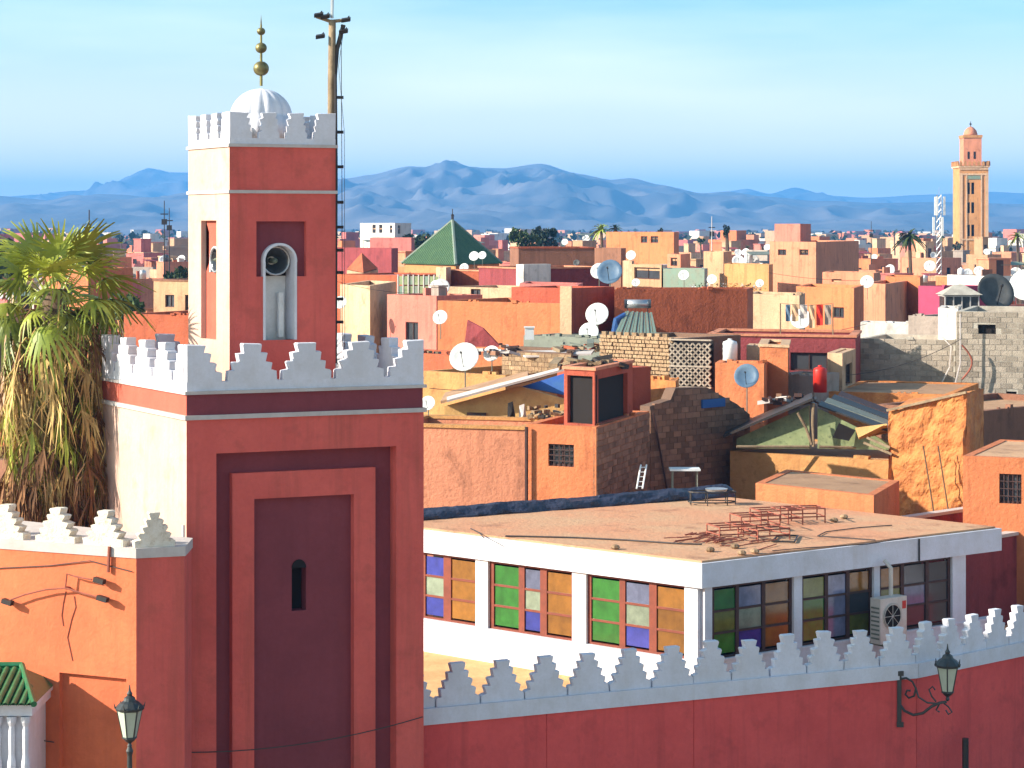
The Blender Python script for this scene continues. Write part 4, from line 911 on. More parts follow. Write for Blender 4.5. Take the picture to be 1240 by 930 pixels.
for k in range(12):
    f0, f1 = k/12, (k+.8)/12
    q = [a+(b-a)*f0, a+(b-a)*f1, d_+(c_-d_)*f1, d_+(c_-d_)*f0]; mb = MB(); mb.prism([v+UP*(.03*(k % 2)) for v in q], (0, 0, .03)); mb.build('roof_panel', 'corrugated_green', t)
polywall('', '', '', [(742, 408, 84), (746, 386, 84), (758, 379, 85), (752, 408, 84)], 'blue_sheet', .1, t, 'side_board')
# rubble wall and pierced screen
rb = H('rough tan rubble wall house below the brown wall', [(728, 78.3), (811, 76.2)], 407, 'brown_mortar', depth=4, par=.15)
a, b = XY(728, 78.3), XY(811, 76.2); d = (b-a).normalized(); nout = Vector((d.y, -d.x, 0)); Lr = (b-a).length
rocks = MB(); z1 = ZZ(407, 77)
j = 0; z = z1-2.2
while z < z1-.02:
    u = 0
    while u < Lr:
        w = rnd.uniform(.10, .24); hh = .125
        c = a+d*(u+w/2)+nout*.03+UP*(z+hh/2)
        rocks.obox(c, d*(w/2-.012)+UP*rnd.uniform(-.008, .008), nout*rnd.uniform(.04, .09), UP*(hh/2-.012)+d*rnd.uniform(-.012, .012)); u += w
    z += .13
ro = rocks.build('rubble_stone', 'rubble', rb); ro['kind'] = 'stuff'
for k in range(9):
    u = Lr*(k+.5)/9; mb = MB(); mb.obox(a+d*u+UP*(z1+.05), d*.10, nout*.06, UP*.06); mb.build('coping_stone', 'rubble', rb)
sc = thing('pierced_screen', 'grey pierced block screen wall right of the rubble wall', 'screen wall', tuple(XY(836, 75.6)))
a, b = XY(811, 76), XY(861, 75.4); d = (b-a).normalized(); nout = Vector((d.y, -d.x, 0)); Ls = (b-a).length
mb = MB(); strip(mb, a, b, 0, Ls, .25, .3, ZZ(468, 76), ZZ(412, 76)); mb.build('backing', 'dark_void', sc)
def diag(c, w, h, t): 
    m = MB()
    for s in (-1, 1): m.obox(c, Vector((w/2, 0, s*h/2)), Vector((0, t, 0)), Vector((-s*.018, 0, .018*1.0)))
    return m
lat = diag(Vector((0, 0, 0)), .21, .21, .05).mesh('lattice_block', 'grey_block')
ang = atan2(d.y, d.x); nx = int(Ls/.21)
for j in range(7):
    for i in range(nx): inst(lat, 'lattice_block', sc, a+d*(.105+i*.21)+UP*(ZZ(466, 76)+.10+j*.205), ang)
for z in (ZZ(443, 76), ZZ(468, 76), ZZ(411, 76)):
    mb = MB(); strip(mb, a, b, 0, Ls+.02, -.07, .05, z-.025, z+.025); mb.build('rail', 'grey_block', sc)
# tan patch, shaded brown brick house, long tan house with skylight shed
H('small sunlit ochre wall right of the rooftop shelter', [(784, 72), (818, 70.5), (822, 72)], 462, 'mud', par=.1)
bb = thing('brown_brick_house', 'shaded brown brick house with an uneven top behind the pavilion', 'house', tuple(XY(840, 66)))
a, b = XY(787, 67.6), XY(908, 71.0)
def onl(a, b, px, py):
    d = (b-a).normalized(); k = (px-HX)/F; u = (k*a.y-a.x)/(d.x-k*d.y); q = a+d*u; return Vector((q.x, q.y, ZZ(py, q.y)))
tops = [(787, 492), (812, 484), (818, 470), (856, 469), (868, 476), (892, 489), (908, 502)]
mb = MB(); q = [onl(a, b, x, y) for x, y in tops]; dn = (b-a).normalized(); nin = Vector((-dn.y, dn.x, 0)); mb.prism([Vector((a.x, a.y, 0))]+q+[Vector((b.x, b.y, 0))], nin*.4); mb.build('wall', 'brown_mortar', bb)
mb = MB(); mb.prism([a+UP*6.0+nin*.4, b+UP*6+nin*.4, b+UP*6+nin*4, a+UP*6+nin*4], (0, 0, .1)); mb.build('roof', 'roof_tan', bb)
def bb_top(u):
    pp = a+dn*u; x = HX+pp.x/pp.y*F
    for (x0, y0), (x1, y1) in zip(tops, tops[1:]):
        if x0 <= x <= x1: return ZZ(y0+(y1-y0)*(x-x0)/max(.1, x1-x0), pp.y)+.03
    return 6
blocks(bb, a, b, 3.9, 7.5, .36, .18, 'brown_brick', name='brick', topf=bb_top)
mb = MB(); mb.obox(onl(a, b, 862, 488)-nin*.06, dn*.55, nin*.03, UP*.13); mb.build('blue_board', 'blue_sheet', bb)
mb = MB(); mb.tube([onl(a, b, 788, 500)-nin*.1, onl(a, b, 806, 600)-nin*.1], .035, 5); mb.build('sloping_pipe', 'frame_dark', bb)
H('long tan plastered house with a glazed shed on top, behind the roof hut', [(884, 69.3), (1078, 66.3)], 546, 'tan_plaster', depth=5, par=.05)
gs = thing('skylight_shed', 'gabled shed with grubby green glass and propped roof sheets on the tan house', 'shed', tuple(P(985, 546, 67.3)))
polywall('', '', '', [(892, 531, 68.9), (980, 491, 67.9), (980, 543, 67.9), (892, 543, 68.9)], 'glass_greenish', .06, gs, 'glass_panel')
polywall('', '', '', [(990, 494, 67.9), (1076, 536, 67.1), (1076, 545, 67.1), (990, 543, 67.9)], 'glass_greenish', .06, gs, 'glass_panel')
slab(gs, 'roof_sheet', 'dark_metal', P(876, 530, 68.6), P(984, 485, 67.3), P(984, 478, 71.3), P(884, 520, 71.8), .07)
for k in range(4): slab(gs, 'roof_sheet', ['dark_metal', 'corrugated', 'dark_metal', 'frame_dark'][k], P(990+k*8, 492-k*4.0, 67.7+k*1.0), P(1078+k*5, 524-k*5, 66.8+k), P(1080+k*5, 519-k*5, 67.6+k), P(994+k*8, 487-k*4, 68.5+k), .05)
for pts in (((985, 488), (984, 512), (985, 541)), ((966, 500), (976, 518), (983, 538)), ((892, 541), (980, 541)), ((992, 541), (1074, 543))):
    mb = MB(); mb.tube([P(x, y, 67.5) for x, y in pts], .045, 6); mb.build('prop', 'wood_pole', gs)
polywall('', '', '', [(1016, 512, 67.3), (1036, 521, 67.2), (1028, 534, 67.2), (1008, 530, 67.3)], 'dark_void', .05, gs, 'hatch')
polywall('', '', '', [(1036, 520, 66.7), (1074, 515, 66.3), (1076, 524, 67.8), (1040, 532, 66.5)], 'yellow_plaster', .05, gs, 'yellow_board')
for x0, y0, x1, y1, lab in ((1050, 530, 1078, 542, 'upper grey plank beside the mud wall'), (1046, 536, 1080, 550, 'lower brown plank beside the mud wall')):
    mb = MB(); mb.tube([P(x0, y0, 66.3), P(x1, y1, 65.9)], .05, 4); solo('plank', mb, 'wood_pole', lab, 'plank')
H('ochre roof terrace house behind the glazed shed', [(900, 79), (1010, 77), (1016, 80)], 486, 'tan_plaster', par=.1)
H('pale orange terrace house between the shed and grey block wall', [(1000, 76), (1150, 74.5)], 474, 'mud', depth=6, par=.05, roofm='roof_tan')
# mud wall house: rough displaced front
mh = thing('mud_house', 'tall rough mud-plastered orange house with a slanting top, centre right', 'house', tuple(XY(1130, 65)))
a, b, c_ = XY(1076, 66.1), XY(1170, 64.6), XY(1191, 68.0)
def rough_face(p, q, zt0, zt1, nx_, nz_, amp, seed):
    mb = MB(); d = q-p; n = Vector((d.y, -d.x, 0)).normalized(); vs = []
    for j in range(nz_+1):
        for i in range(nx_+1):
            u = i/nx_; zt = zt0+(zt1-zt0)*u+.09*mnoise.noise(Vector((u*9, seed, 0))); z = zt*j/nz_
            pt = p+d*u+UP*z; k = mnoise.fractal(pt*1.1, .9, 2, 5)*amp
            if i in (0, nx_): k = .04*mnoise.noise(Vector((0, z*2, seed)))
            vs.append(pt+n*k+d.normalized()*(.10*mnoise.noise(Vector((seed, z*1.3, 2))) if i in (0, nx_) else 0))
    mb.add(vs, [(j*(nx_+1)+i, j*(nx_+1)+i+1, (j+1)*(nx_+1)+i+1, (j+1)*(nx_+1)+i) for j in range(nz_) for i in range(nx_)]); return mb
za, zb, zc = ZZ(497, 66.4), ZZ(474, 65), ZZ(470, 68)
rough_face(a, b, za, zb, 46, 110, .16, 1).build('wall', 'mud', mh, fix=False); rough_face(b, c_, zb, zc, 16, 110, .10, 2).build('wall', 'mud', mh, fix=False)
d_ = a+(c_-b); mb = MB(); mb.add([a+UP*(za-.03), b+UP*(zb-.03), c_+UP*(zc-.03), d_+UP*(za+.1), a, d_, c_], [(0, 1, 2, 3), (0, 3, 5, 4), (3, 2, 6, 5)]); mb.build('roof', 'mud', mh, fix=False)
for k, (x0, y0, x1, y1) in enumerate(((1074, 497, 1170, 475),)):
    mb = MB(); mb.tube([P(x0, y0, 66.0), P(x1, y1, 64.5)], .05, 4); mb.build('beam', 'wood_pole', mh)
FOOT.append((11.5, 68, 3)); FOOT.append((0, 68, 4)); FOOT.append((5.5, 67, 3)); FOOT.append((9, 70, 4))
H('orange roof hut with a flat screed top behind the rusty frames', [(915, 60.4), (1058, 57.6), (1089, 61.0)], 600, 'w_orange', par=.02, roofm='roof_tan', cat='roof hut', name='roof_hut', cap=None)
H('orange house with a barred window at the right edge behind the pavilion', [(1166, 59.2), (1330, 57.8)], 552, 'w_orange', depth=5, par=.02, wins=[(1210, 574, 1237, 610, 'grille')])
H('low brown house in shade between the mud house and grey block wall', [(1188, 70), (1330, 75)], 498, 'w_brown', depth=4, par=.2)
for k, (x, y) in enumerate(((1146, 590), (1128, 575))):
    mb = MB(); mb.tube([P(x-10, 540, 64.6), P(x-2, 590, 64.4), P(x+4, 628, 64.2)], .022, 5); solo('vine_stem', mb, 'bark', ['dry stem climbing the middle of the mud wall', 'dry stem climbing the mud wall beside the roof hut shade'][k], 'vine')
# grey block walls at the right
gw = H('tall grey breeze block house with two small openings at the right edge', [(1158, 81.5), (1330, 80.0)], 377, 'grey_mortar', depth=6, par=.2, wins=[(1184, 393, 1206, 405, 'dark'), (1213, 474, 1231, 487, 'dark')])
def ops_of(p0, p1, rects):
    d = (p1-p0).normalized(); o = []
    for x0, y0, x1, y1 in rects:
        f = lambda px: ((px-HX)/F*p0.y-p0.x)/(d.x-(px-HX)/F*d.y)
        D = (p0+d*f((x0+x1)/2)).y; o.append((f(x0), f(x1), ZZ(y1, D), ZZ(y0, D)))
    return o
a, b = XY(1158, 81.5), XY(1262, 80.6); zt = ZZ(377, 81.5); blocks(gw, a, b, zt-20*.2, zt+.01, .40, .20, 'grey_block', ops=ops_of(a, b, [(1184, 393, 1206, 405), (1213, 474, 1231, 487)]), gap=.022)
g2 = H('lower grey breeze block wall left of the tall block house', [(1040, 85.4), (1157, 84.0)], 410, 'grey_mortar', depth=4, par=.2)
a, b = XY(1040, 85.4), XY(1157, 84.0); zt = ZZ(410, 85); blocks(g2, a, b, zt-10*.2, zt+.01, .40, .20, 'grey_block', gap=.022)
mb = MB(); mb.tube([P(1141, 408, 83.6), P(1152, 420, 83.4), P(1150, 445, 83.4), P(1138, 468, 83.4)], .03, 5); mb.tube([P(1163, 380, 81), P(1163, 440, 81), P(1156, 468, 81)], .03, 5); mb.build('hose', 'trim_white', g2)
mb = MB(); mb.tube([P(1165+12*sin(i/9*pi), 418+i*4.6, 80.9) for i in range(10)], .035, 6); mb.build('hose', 'rust', gw)
H('whitewashed low house with sheets on top behind the grey block wall', [(1042, 92), (1100, 90.4), (1104, 92)], 392, 'w_white', par=.2)
H('pale grey concrete box house beside the white curved wall', [(1100, 90), (1150, 88.6)], 382, 'w_grey', depth=3, par=.1)
H('bright white narrow wall left of the tall grey block house', [(1136, 86.4), (1160, 85.2), (1164, 88)], 374, 'w_white', par=.1)
# kiosk with grey hipped roof
t = thing('glazed_kiosk', 'small white kiosk with a grey hipped roof above the block house', 'kiosk', tuple(P(1165, 376, 96)))
D = 96; x0, x1 = P(1144, 0, D).x, P(1186, 0, D).x; z0, z1, z2 = ZZ(378, D), ZZ(357, D), ZZ(345, D)
mb = MB(); mb.box(x0, x1, D, D+1.4, z0-3, z0+.1); mb.box(x0-.02, x1+.02, D-.02, D+1.42, z1-.08, z1)
for k in range(5): x = x0+(x1-x0-.05)*k/4; mb.box(x, x+.05, D, D+.06, z0+.1, z1-.08)
mb.build('frame', 'trim_white', t); mb = MB(); mb.box(x0+.02, x1-.02, D+.03, D+1.3, z0+.1, z1-.08); mb.build('glazing', 'pane_dark', t)
mb = MB(); xm = (x0+x1)/2; mb.add([(x0-.12, D-.12, z1), (x1+.12, D-.12, z1), (x1+.12, D+1.5, z1), (x0-.12, D+1.5, z1), (xm-.2, D+.7, z2), (xm+.2, D+.7, z2)], [(0, 1, 5, 4), (1, 2, 5), (2, 3, 4, 5), (3, 0, 4), (0, 3, 2, 1)]); mb.build('roof', 'grey_mortar', t)
# red and orange cluster with tank, blue dish and drum
H('long wine red terrace house with an orange parapet right of the screen', [(858, 82.6), (1036, 81.0), (1042, 85)], 409, 'w_wine', par=.35, cap='w_salmon', wins=[(957, 427, 1002, 449, 'plain'), (1018, 440, 1034, 468, 'plain')])
H('orange roof room behind the blue satellite dish', [(866, 74), (925, 73.2), (930, 75)], 441, 'w_orange', par=.15)
H('taller orange roof room with pale coping right of the blue dish', [(920, 75.0), (954, 74.4), (956, 78)], 421, 'w_orange', par=.1, cap='w_cream')
H('small cream roof box above the orange roof room', [(904, 79.4), (921, 79), (924, 80.4)], 419, 'w_cream', par=.05, z0=6.5)
H('low sloping grey block wall before the wine red house', [(938, 75.8), (986, 75.0)], 453, 'w_grey', depth=2, par=.05)
H('pale yellow door surround house at the end of the wine red terrace', [(1002, 77.5), (1020, 77.0), (1036, 80)], 428, 'w_cream', par=.1, wins=[(1024, 440, 1032, 466, 'plain')])
def tank(px, py, D, r, h, m, label):
    c = P(px, py, D); t = thing('water_tank', label, 'water tank', tuple(c)); mb = MB(); mb.lathe([(r, 0), (r, h*.84), (r*.9, h*.93), (r*.35, h*.99), (.02, h)], tuple(c), 16); mb.build('body', m, t, smooth=True)
    mb = MB(); mb.lathe([(r*.3, h*.98), (r*.3, h*1.05), (.01, h*1.06)], tuple(c), 10); mb.build('lid', m, t)
tank(884, 441, 75.5, .25, .82, 'plastic_white', 'upright white water tank on the orange roof room')
tank(993, 475, 74.5, .23, .86, 'red_plastic', 'bright red plastic drum beside the pale door surround')
tank(1141, 400, 88, .14, .6, 'plastic_white', 'white cylinder standing near the curved white wall')
def dish(px, py, rp, D, label, m='dish_white', az=-.25, tilt=.42, cat='satellite dish'):
    r = rp*D/F; c = P(px, py, D); t = thing('satellite_dish', label, cat, tuple(c), 'satellite dishes on the roofs')
    ax = Vector((az, -1, tilt)).normalized(); e1 = ax.orthogonal().normalized(); e2 = ax.cross(e1)
    mb = MB(); n = 20; rings = [(.02, 0), (.35, .03), (.7, .11), (1, .22), (1.02, .20), (.7, .07), (.35, -.01), (.02, -.04)]
    vs = [c+ax*(w-.2)*r+(e1*cos(2*pi*k/n)+e2*sin(2*pi*k/n))*q*r for q, w in rings for k in range(n)]
    mb.add(vs, [(i*n+k, i*n+(k+1) % n, (i+1)*n+(k+1) % n, (i+1)*n+k) for i in range(len(rings)-1) for k in range(n)]+[tuple(range(n)), tuple(range(7*n, 8*n))]); mb.build('bowl', m, t, smooth=True)
    mb = MB(); f = c+ax*r*.85; low = c-UP*r*.95+ax*r*.0
    mb.tube([low, f], max(.012, r*.03), 4); mb.tube([f-ax*r*.1, f+ax*r*.1], r*.07, 6); mb.build('feed_arm', 'dark_metal', t)
    mb = MB(); bk = c-ax*r*.3; mb.tube([bk, bk-UP*r*.4, bk-UP*(r*1.0+.55)], max(.02, r*.05), 5); mb.build('mast', 'corrugated', t)
    return t
for a in ((562, 432, 18, 74.0, 'largest white dish, standing alone on the ochre crumbling wall'), (595, 428, 10, 76, 'small white dish just right of the largest dish'),
          (723, 380, 14, 86.5, 'upper of two overlapping white dishes before the terracotta wall'), (713, 402, 12, 85.5, 'lower of two overlapping white dishes before the terracotta wall'),
          (970, 386, 12.5, 95, 'lone white dish above the wine red terrace'), (533, 384, 9, 89, 'white dish at the left end of the big orange wall'), (725, 328, 10, 117.5, 'white dish half hidden behind the blue-grey dish'),
          (770, 342, 5, 112, 'small round white dish beside the dark glazed roof'), (828, 333, 6.5, 113, 'white dish on the grey shed behind the long brown wall'), (862, 338, 6, 110, 'white dish just behind the right half of the brown wall'),
          (518, 488, 9, 66, 'white dish peeking out beside the minaret above the salmon wall'), (412, 366, 8, 108, 'white dish touching the mast line right of the minaret'), (764, 309, 6, 150, 'white dish on the roofs left of the dark glazed roof'),
          (574, 310, 6, 160, 'left white dish at the foot of the green roof'), (584, 309, 5, 162, 'right white dish at the foot of the green roof'), (562, 324, 5.5, 130, 'white dish in front of the green roof corner'),
          (1050, 341, 8, 116, 'white dish on the salmon house wall at the right'), (684, 293, 4, 200, 'tiny white dish right of the dark tree clump'), (627, 358, 5, 106, 'little dish above the big orange wall'),
          (920, 343, 5, 108, 'little white dish on the parapet of the sand house'), (1126, 322, 7, 150, 'white dish below the telecom mast'), (1029, 300, 4, 200, 'tiny white dish right of the pink two-window house')):
    dish(*a)
dish(738, 329, 15.5, 116, 'blue-grey mesh dish tilted on the roofs above the brown wall', 'dish_blue')
dish(904, 455, 15, 71.5, 'blue dish in front of the orange roof room', 'dish_blue')
dish(1206, 353, 23, 97, 'very large dark mesh dish behind the grey hipped kiosk', 'dish_dark', az=.2)
dish(1243, 345, 20, 101, 'big white dish cut by the right edge', 'dish_white')
dish(698, 318, 4, 150, 'dark little dish on the long brown roof', 'dish_dark')
# farther houses placed by eye
H('salmon house with one small window and pipe, right of the lone dish', [(964, 110), (1034, 106.5), (1046, 112)], 349, 'w_orange', wins=[(1008, 372, 1022, 385)], par=.4)
H('magenta painted wall house left of the kiosk', [(1112, 104), (1143, 102.6)], 346, 'cloth_magenta', depth=3, par=.2)
H('salmon stepped house below the telecom mast', [(1046, 122), (1072, 119), (1112, 130)], 344, 'w_salmon', par=.5)
H('tall plain salmon wall house left of the magenta wall', [(1072, 128), (1114, 125), (1118, 130)], 336, 'w_orange', par=.4)
H('low pink house with a slot window behind the salmon houses', [(996, 138), (1058, 134), (1066, 138)], 331, 'w_salmon', wins=[(1007, 338, 1019, 341.5, 'dark')], par=.5)
H('pink house with two small windows and a long shaded side wall', [(932, 152), (988, 146), (1040, 160)], 293, 'w_salmon', wins=[(942, 302, 952, 309), (968, 302, 979, 309)], par=.6)
house('square pink roof room on top of the two-window house', [(938, 152), (969, 149.5), (982, 153)], ZZ(271, 149.5), 'w_pink', par=.1, z0=11.0, cat='roof room', name='roof_room')
H('pale orange boxy house left of the pink two-window house', [(877, 137), (931, 132), (936, 136)], 321, 'w_ochre', par=.5)
H('sand coloured tall block behind the white parapet dishes', [(852, 146), (876, 143), (886, 147)], 305, 'w_sand', par=.4, wins=[])
H('wide orange house with white-painted bays on the skyline', [(734, 196), (816, 188), (822, 193)], 281, 'w_orange', par=.5, wins=[(776, 286, 784, 294), (788, 286, 797, 294)])
H('brown block house behind the blue-grey dish', [(720, 142), (752, 138), (758, 142)], 301, 'w_brown', par=.3)
H('dark glazed roof room above the long brown wall', [(765, 122), (801, 119), (803, 121)], 321, 'w_sand', par=.2, wins=[(768, 324, 799, 338, 'plain')])
H('grey-green shed beside the dark glazed roof room', [(803, 119), (853, 117), (857, 120)], 326, 'corrugated_green', par=.1)
H('cream gatepost house left of the dark glazed roof room', [(754, 124), (765, 123), (768, 125)], 316, 'w_cream', par=.05)
H('red doored small house on the roofs right of the glazed room', [(808, 138), (824, 136), (836, 141)], 308, 'w_salmon', par=.3, wins=[(812, 312, 820, 322)])
H('long brown house with an orange tiled edge right of the green roof', [(628, 160), (720, 160.5)], 301, 'w_brown', depth=7, par=.4, cap='w_brick')
H('plum coloured terrace wall below the long brown house', [(630, 117), (738, 119.4)], 326, 'w_wine', depth=5, par=.2, cap='w_salmon')
H('white corner post house at the end of the plum terrace', [(625, 116.4), (634, 116)], 320, 'w_white', depth=2, par=.05)
H('red parapet house in front of the green roof', [(538, 128), (626, 124)], 328, 'w_brick', depth=5, par=.4, cap='w_salmon')
H('cream gate-like block left of the red parapet house', [(528, 126), (540, 124.8), (546, 127)], 324, 'w_cream', par=.05)
H('peach and cream low house above the big orange wall', [(536, 112), (628, 108.6)], 347, 'w_cream', depth=4, par=.5, wins=[(570, 350, 582, 358), (650, 350, 660, 358)])
H('pink patched house with a small window above the big orange wall', [(629, 109), (700, 106), (706, 110)], 345, 'w_rose', par=.3, wins=[(640, 350, 652, 358), (668, 351, 676, 358)])
H('cream and plum corner house right of the minaret', [(412, 120), (448, 117), (480, 126)], 346, 'w_cream', par=.5, wins=[])
H('flat red-roofed house behind the cream and plum corner house', [(402, 134), (488, 131)], 332, 'w_brick', depth=6, par=.1, roofm='w_rose')
H('long lilac-grey house left of the green roof', [(400, 176), (474, 171), (482, 176)], 301, 'w_wine', par=.3)
H('pink terrace house below the white arched building', [(448, 250), (498, 244), (502, 250)], 288, 'w_rose', par=.4)
wb_ = H('white building with dark arches on the skyline right of the minaret', [(436, 342), (478, 330), (498, 340)], 270, 'w_white', par=.8, wins=[(451, 272, 455, 282, 'dark'), (459, 272, 463, 282, 'dark'), (472, 273, 475, 282, 'dark'), (482, 273, 485, 283, 'dark')])
H('vivid orange-red wall house between the palm and the minaret', [(150, 86), (262, 84)], 380, 'w_brick', depth=5, par=.3)
H('pale beige house with a flat brown roof between palm and minaret', [(186, 122), (262, 119)], 340, 'w_sand', depth=6, par=.2, wins=[(200, 357, 211, 372), (224, 357, 230, 376)], cap='w_brown')
H('orange wall house behind the palm skirt at the left edge', [(-90, 64), (24, 62)], 512, 'w_orange', depth=4, par=.3)
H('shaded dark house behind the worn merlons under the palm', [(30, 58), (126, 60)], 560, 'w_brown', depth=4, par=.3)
# terracotta tent roof
t = thing('tent_roof', 'small terracotta pointed roof left of the green roof', 'roof', tuple(P(440, 330, 140)))
D = 140; c = P(438, 306, D+1.5); q = [P(420, 326, D+1.5), P(440, 330, D), P(458, 325, D+1.2), P(438, 322, D+3)]
mb = MB(); mb.add(q+[c], [(0, 1, 4), (1, 2, 4), (2, 3, 4), (3, 0, 4)]); mb.build('roof_face', 'w_brick', t); mb = MB(); mb.prism([v-UP*2 for v in q], (0, 0, 1.95)); mb.build('wall', 'w_cream', t)
# green glazed enclosure
t = thing('green_glazed_enclosure', 'pale green glazed railing enclosure in front of the green roof', 'enclosure', tuple(P(505, 360, 118)))
a, b = XY(482, 119), XY(532, 118); z0, z1 = ZZ(358, 118), ZZ(334, 118); d = b-a
house('small low house carrying the green glazed enclosure', [(478, 119.6), (536, 117.6), (542, 120)], ZZ(359, 118), 'w_sand', par=.02)
for k in range(8):
    for j in range(2):
        mb = MB(); strip(mb, a, b, d.length*(k+.08)/8, d.length*(k+.92)/8, 0, .03, z0+(z1-z0)*(j+.06)/2, z0+(z1-z0)*(j+.94)/2); mb.build('pane', 'glass_greenish' if (k+j) % 3 else 'corrugated_green', t)
mb = MB()
for k in range(9): strip(mb, a, b, d.length*k/8-.03, d.length*k/8+.03, -.03, .05, z0, z1+.05)
mb.build('frame', 'trim_white', t)
# green pyramid roof
t = thing('green_pyramid_roof', 'green tiled pyramid roof with a finial among the houses', 'roof', tuple(P(552, 320, 184)))
q = [P(486, 319, 192), P(552, 321, 184), P(608, 303, 192), XY(546, 201)+UP*P(0, 319, 192).z]; zq_ = q[1].z
for v in q: v.z = zq_
ap = sum(q, Vector())/4; ap.z = ZZ(267, ap.y)
mb = MB(); mb.add(q+[ap], [(0, 1, 4), (1, 2, 4), (2, 3, 4), (3, 0, 4), (3, 2, 1, 0)]); mb.build('roof_face', 'green_roof', t)
rb_ = MB()
for (u, v) in ((q[0], q[1]), (q[1], q[2]), (q[3], q[0])):
    for k in range(1, 30):
        f = k/30; s = u+(v-u)*f; top = ap+(s-ap)*0.0; L_ = min(f, 1-f)*2
        e = s+((u+v)/2-s)*0+(ap-(u+v)/2)*L_
        rb_.tube([s+UP*.03, e+UP*.03], .06, 4, caps=False)
o = rb_.build('roof_rib', 'green_roof', t, fix=False); o['kind'] = 'stuff'
for v in q[:3]:
    mb = MB(); mb.tube([v, ap], .14, 6); mb.build('hip_ridge', 'corrugated_green', t)
mb = MB(); mb.tube([ap, ap+UP*.5], .12, 6); mb.tube([ap+UP*.4, ap+UP*1.0], .04, 5); mb.lathe([(.02, 0), (.16, .12), (.02, .24)], tuple(ap+UP*.35), 8); mb.build('finial', 'dark_metal', t)
mb = MB(); ins_ = [v+(ap-v)*.06 for v in q]
mb.prism([Vector((v.x, v.y, 0)) for v in ins_], (0, 0, zq_-.02)); mb.build('wall', 'w_ochre', t)
FOOT.append((-4.6, 191, 6))
# far minaret
t = thing('tall_minaret', 'tall golden minaret with paired windows on the right skyline', 'minaret', tuple(XY(1175, 402)))
D = 400; fr = [XY(1154, 406), XY(1162, 400), XY(1197, 399)]; p4_ = fr[0]+fr[2]-fr[1]; q = fr+[p4_]; zb = ZZ(203, D)
cen = sum(q, Vector())/4; 
wr = []
for (y0, y1) in ((221, 235), (245, 258), (272, 286)):
    for x0 in (1171.0, 1176.2): wr.append((x0, y0, x0+3.4, y1))
ops = ops_of(fr[1], fr[2], wr)
mb = MB(); wall_face(mb, fr[1], fr[2], 0, zb, ops, .5)
for a, b in ((fr[0], fr[1]), (fr[2], q[3]), (q[3], q[0])): wall_face(mb, a, b, 0, zb, [], .5)
mb.add([v+UP*zb for v in q], [(0, 1, 2, 3)]); mb.build('shaft', 'w_ochre', t, fix=False)
for o in ops: window(t, fr[1], fr[2], o, .5, 'dark')
L1 = (fr[2]-fr[1]).length
for u0, u1 in ((0, .55), (L1-.55, L1), (1.1, 1.35), (L1-1.35, L1-1.1)): extra(t, fr[1], fr[2], -.14, .0, u0, u1, 6, zb-1.0, 'pilaster', 'w_cream')
for z in (zb-1.2, zb-.25, ZZ(290, D)): extra(t, fr[1], fr[2], -.16, 0, 0, L1, z-.14, z+.14, 'string_course', 'w_cream')
extra(t, fr[1], fr[2], -.10, 0, 1.4, L1-1.4, zb-2.1, zb-1.45, 'tile_frieze', 'corrugated_green')
big = [cen+(v-cen)*1.08 for v in q]; mb = MB(); mb.prism([v+UP*(zb) for v in big], (0, 0, .35)); mb.build('cornice', 'w_cream', t)
for i in range(4):
    a, b = big[i], big[(i+1) % 4]
    for k in range(7):
        mb = MB(); c = a+(b-a)*(k+.5)/7+UP*(zb+.65); dd_ = (b-a).normalized(); mb.obox(c, dd_*.24, Vector((dd_.y, -dd_.x, 0))*.12, UP*.32); mb.obox(c+UP*.42, dd_*.12, Vector((dd_.y, -dd_.x, 0))*.11, UP*.12); mb.build('merlon', 'w_ochre', t)
up_ = [cen+(v-cen)*.62 for v in q]; zu = ZZ(166, D); mb = MB(); mb.prism([v+UP*zb for v in up_], (0, 0, zu-zb)); mb.build('lantern_shaft', 'w_salmon', t)
uo_ = [cen+(v-cen)*.67 for v in q]; mb = MB(); mb.prism([v+UP*(zu-.1) for v in uo_], (0, 0, .5)); mb.build('lantern_cornice', 'w_ochre', t)
for o_ in (.28, .62):
    a, b = up_[1], up_[2]; L_ = (b-a).length; extra(t, a, b, -.05, .02, L_*o_-.22, L_*o_+.12, zb+1.6, zb+2.9, 'window', 'dark_void')
mb = MB(); mb.lathe([(1.25, zu+.4), (1.25, zu+.7), (1.05, zu+1.3), (.55, zu+1.8), (.1, zu+2.0)], (cen.x, cen.y, 0), 14); mb.build('dome', 'w_salmon', t, smooth=True)
mb = MB(); mb.tube([(cen.x, cen.y, zu+1.9), (cen.x, cen.y, ZZ(146, D))], .10, 5, .04); mb.lathe([(.02, 0), (.25, .25), (.02, .5)], (cen.x, cen.y, zu+2.2), 8); mb.build('finial', 'dark_metal', t)
FOOT.append((cen.x, cen.y, 6))
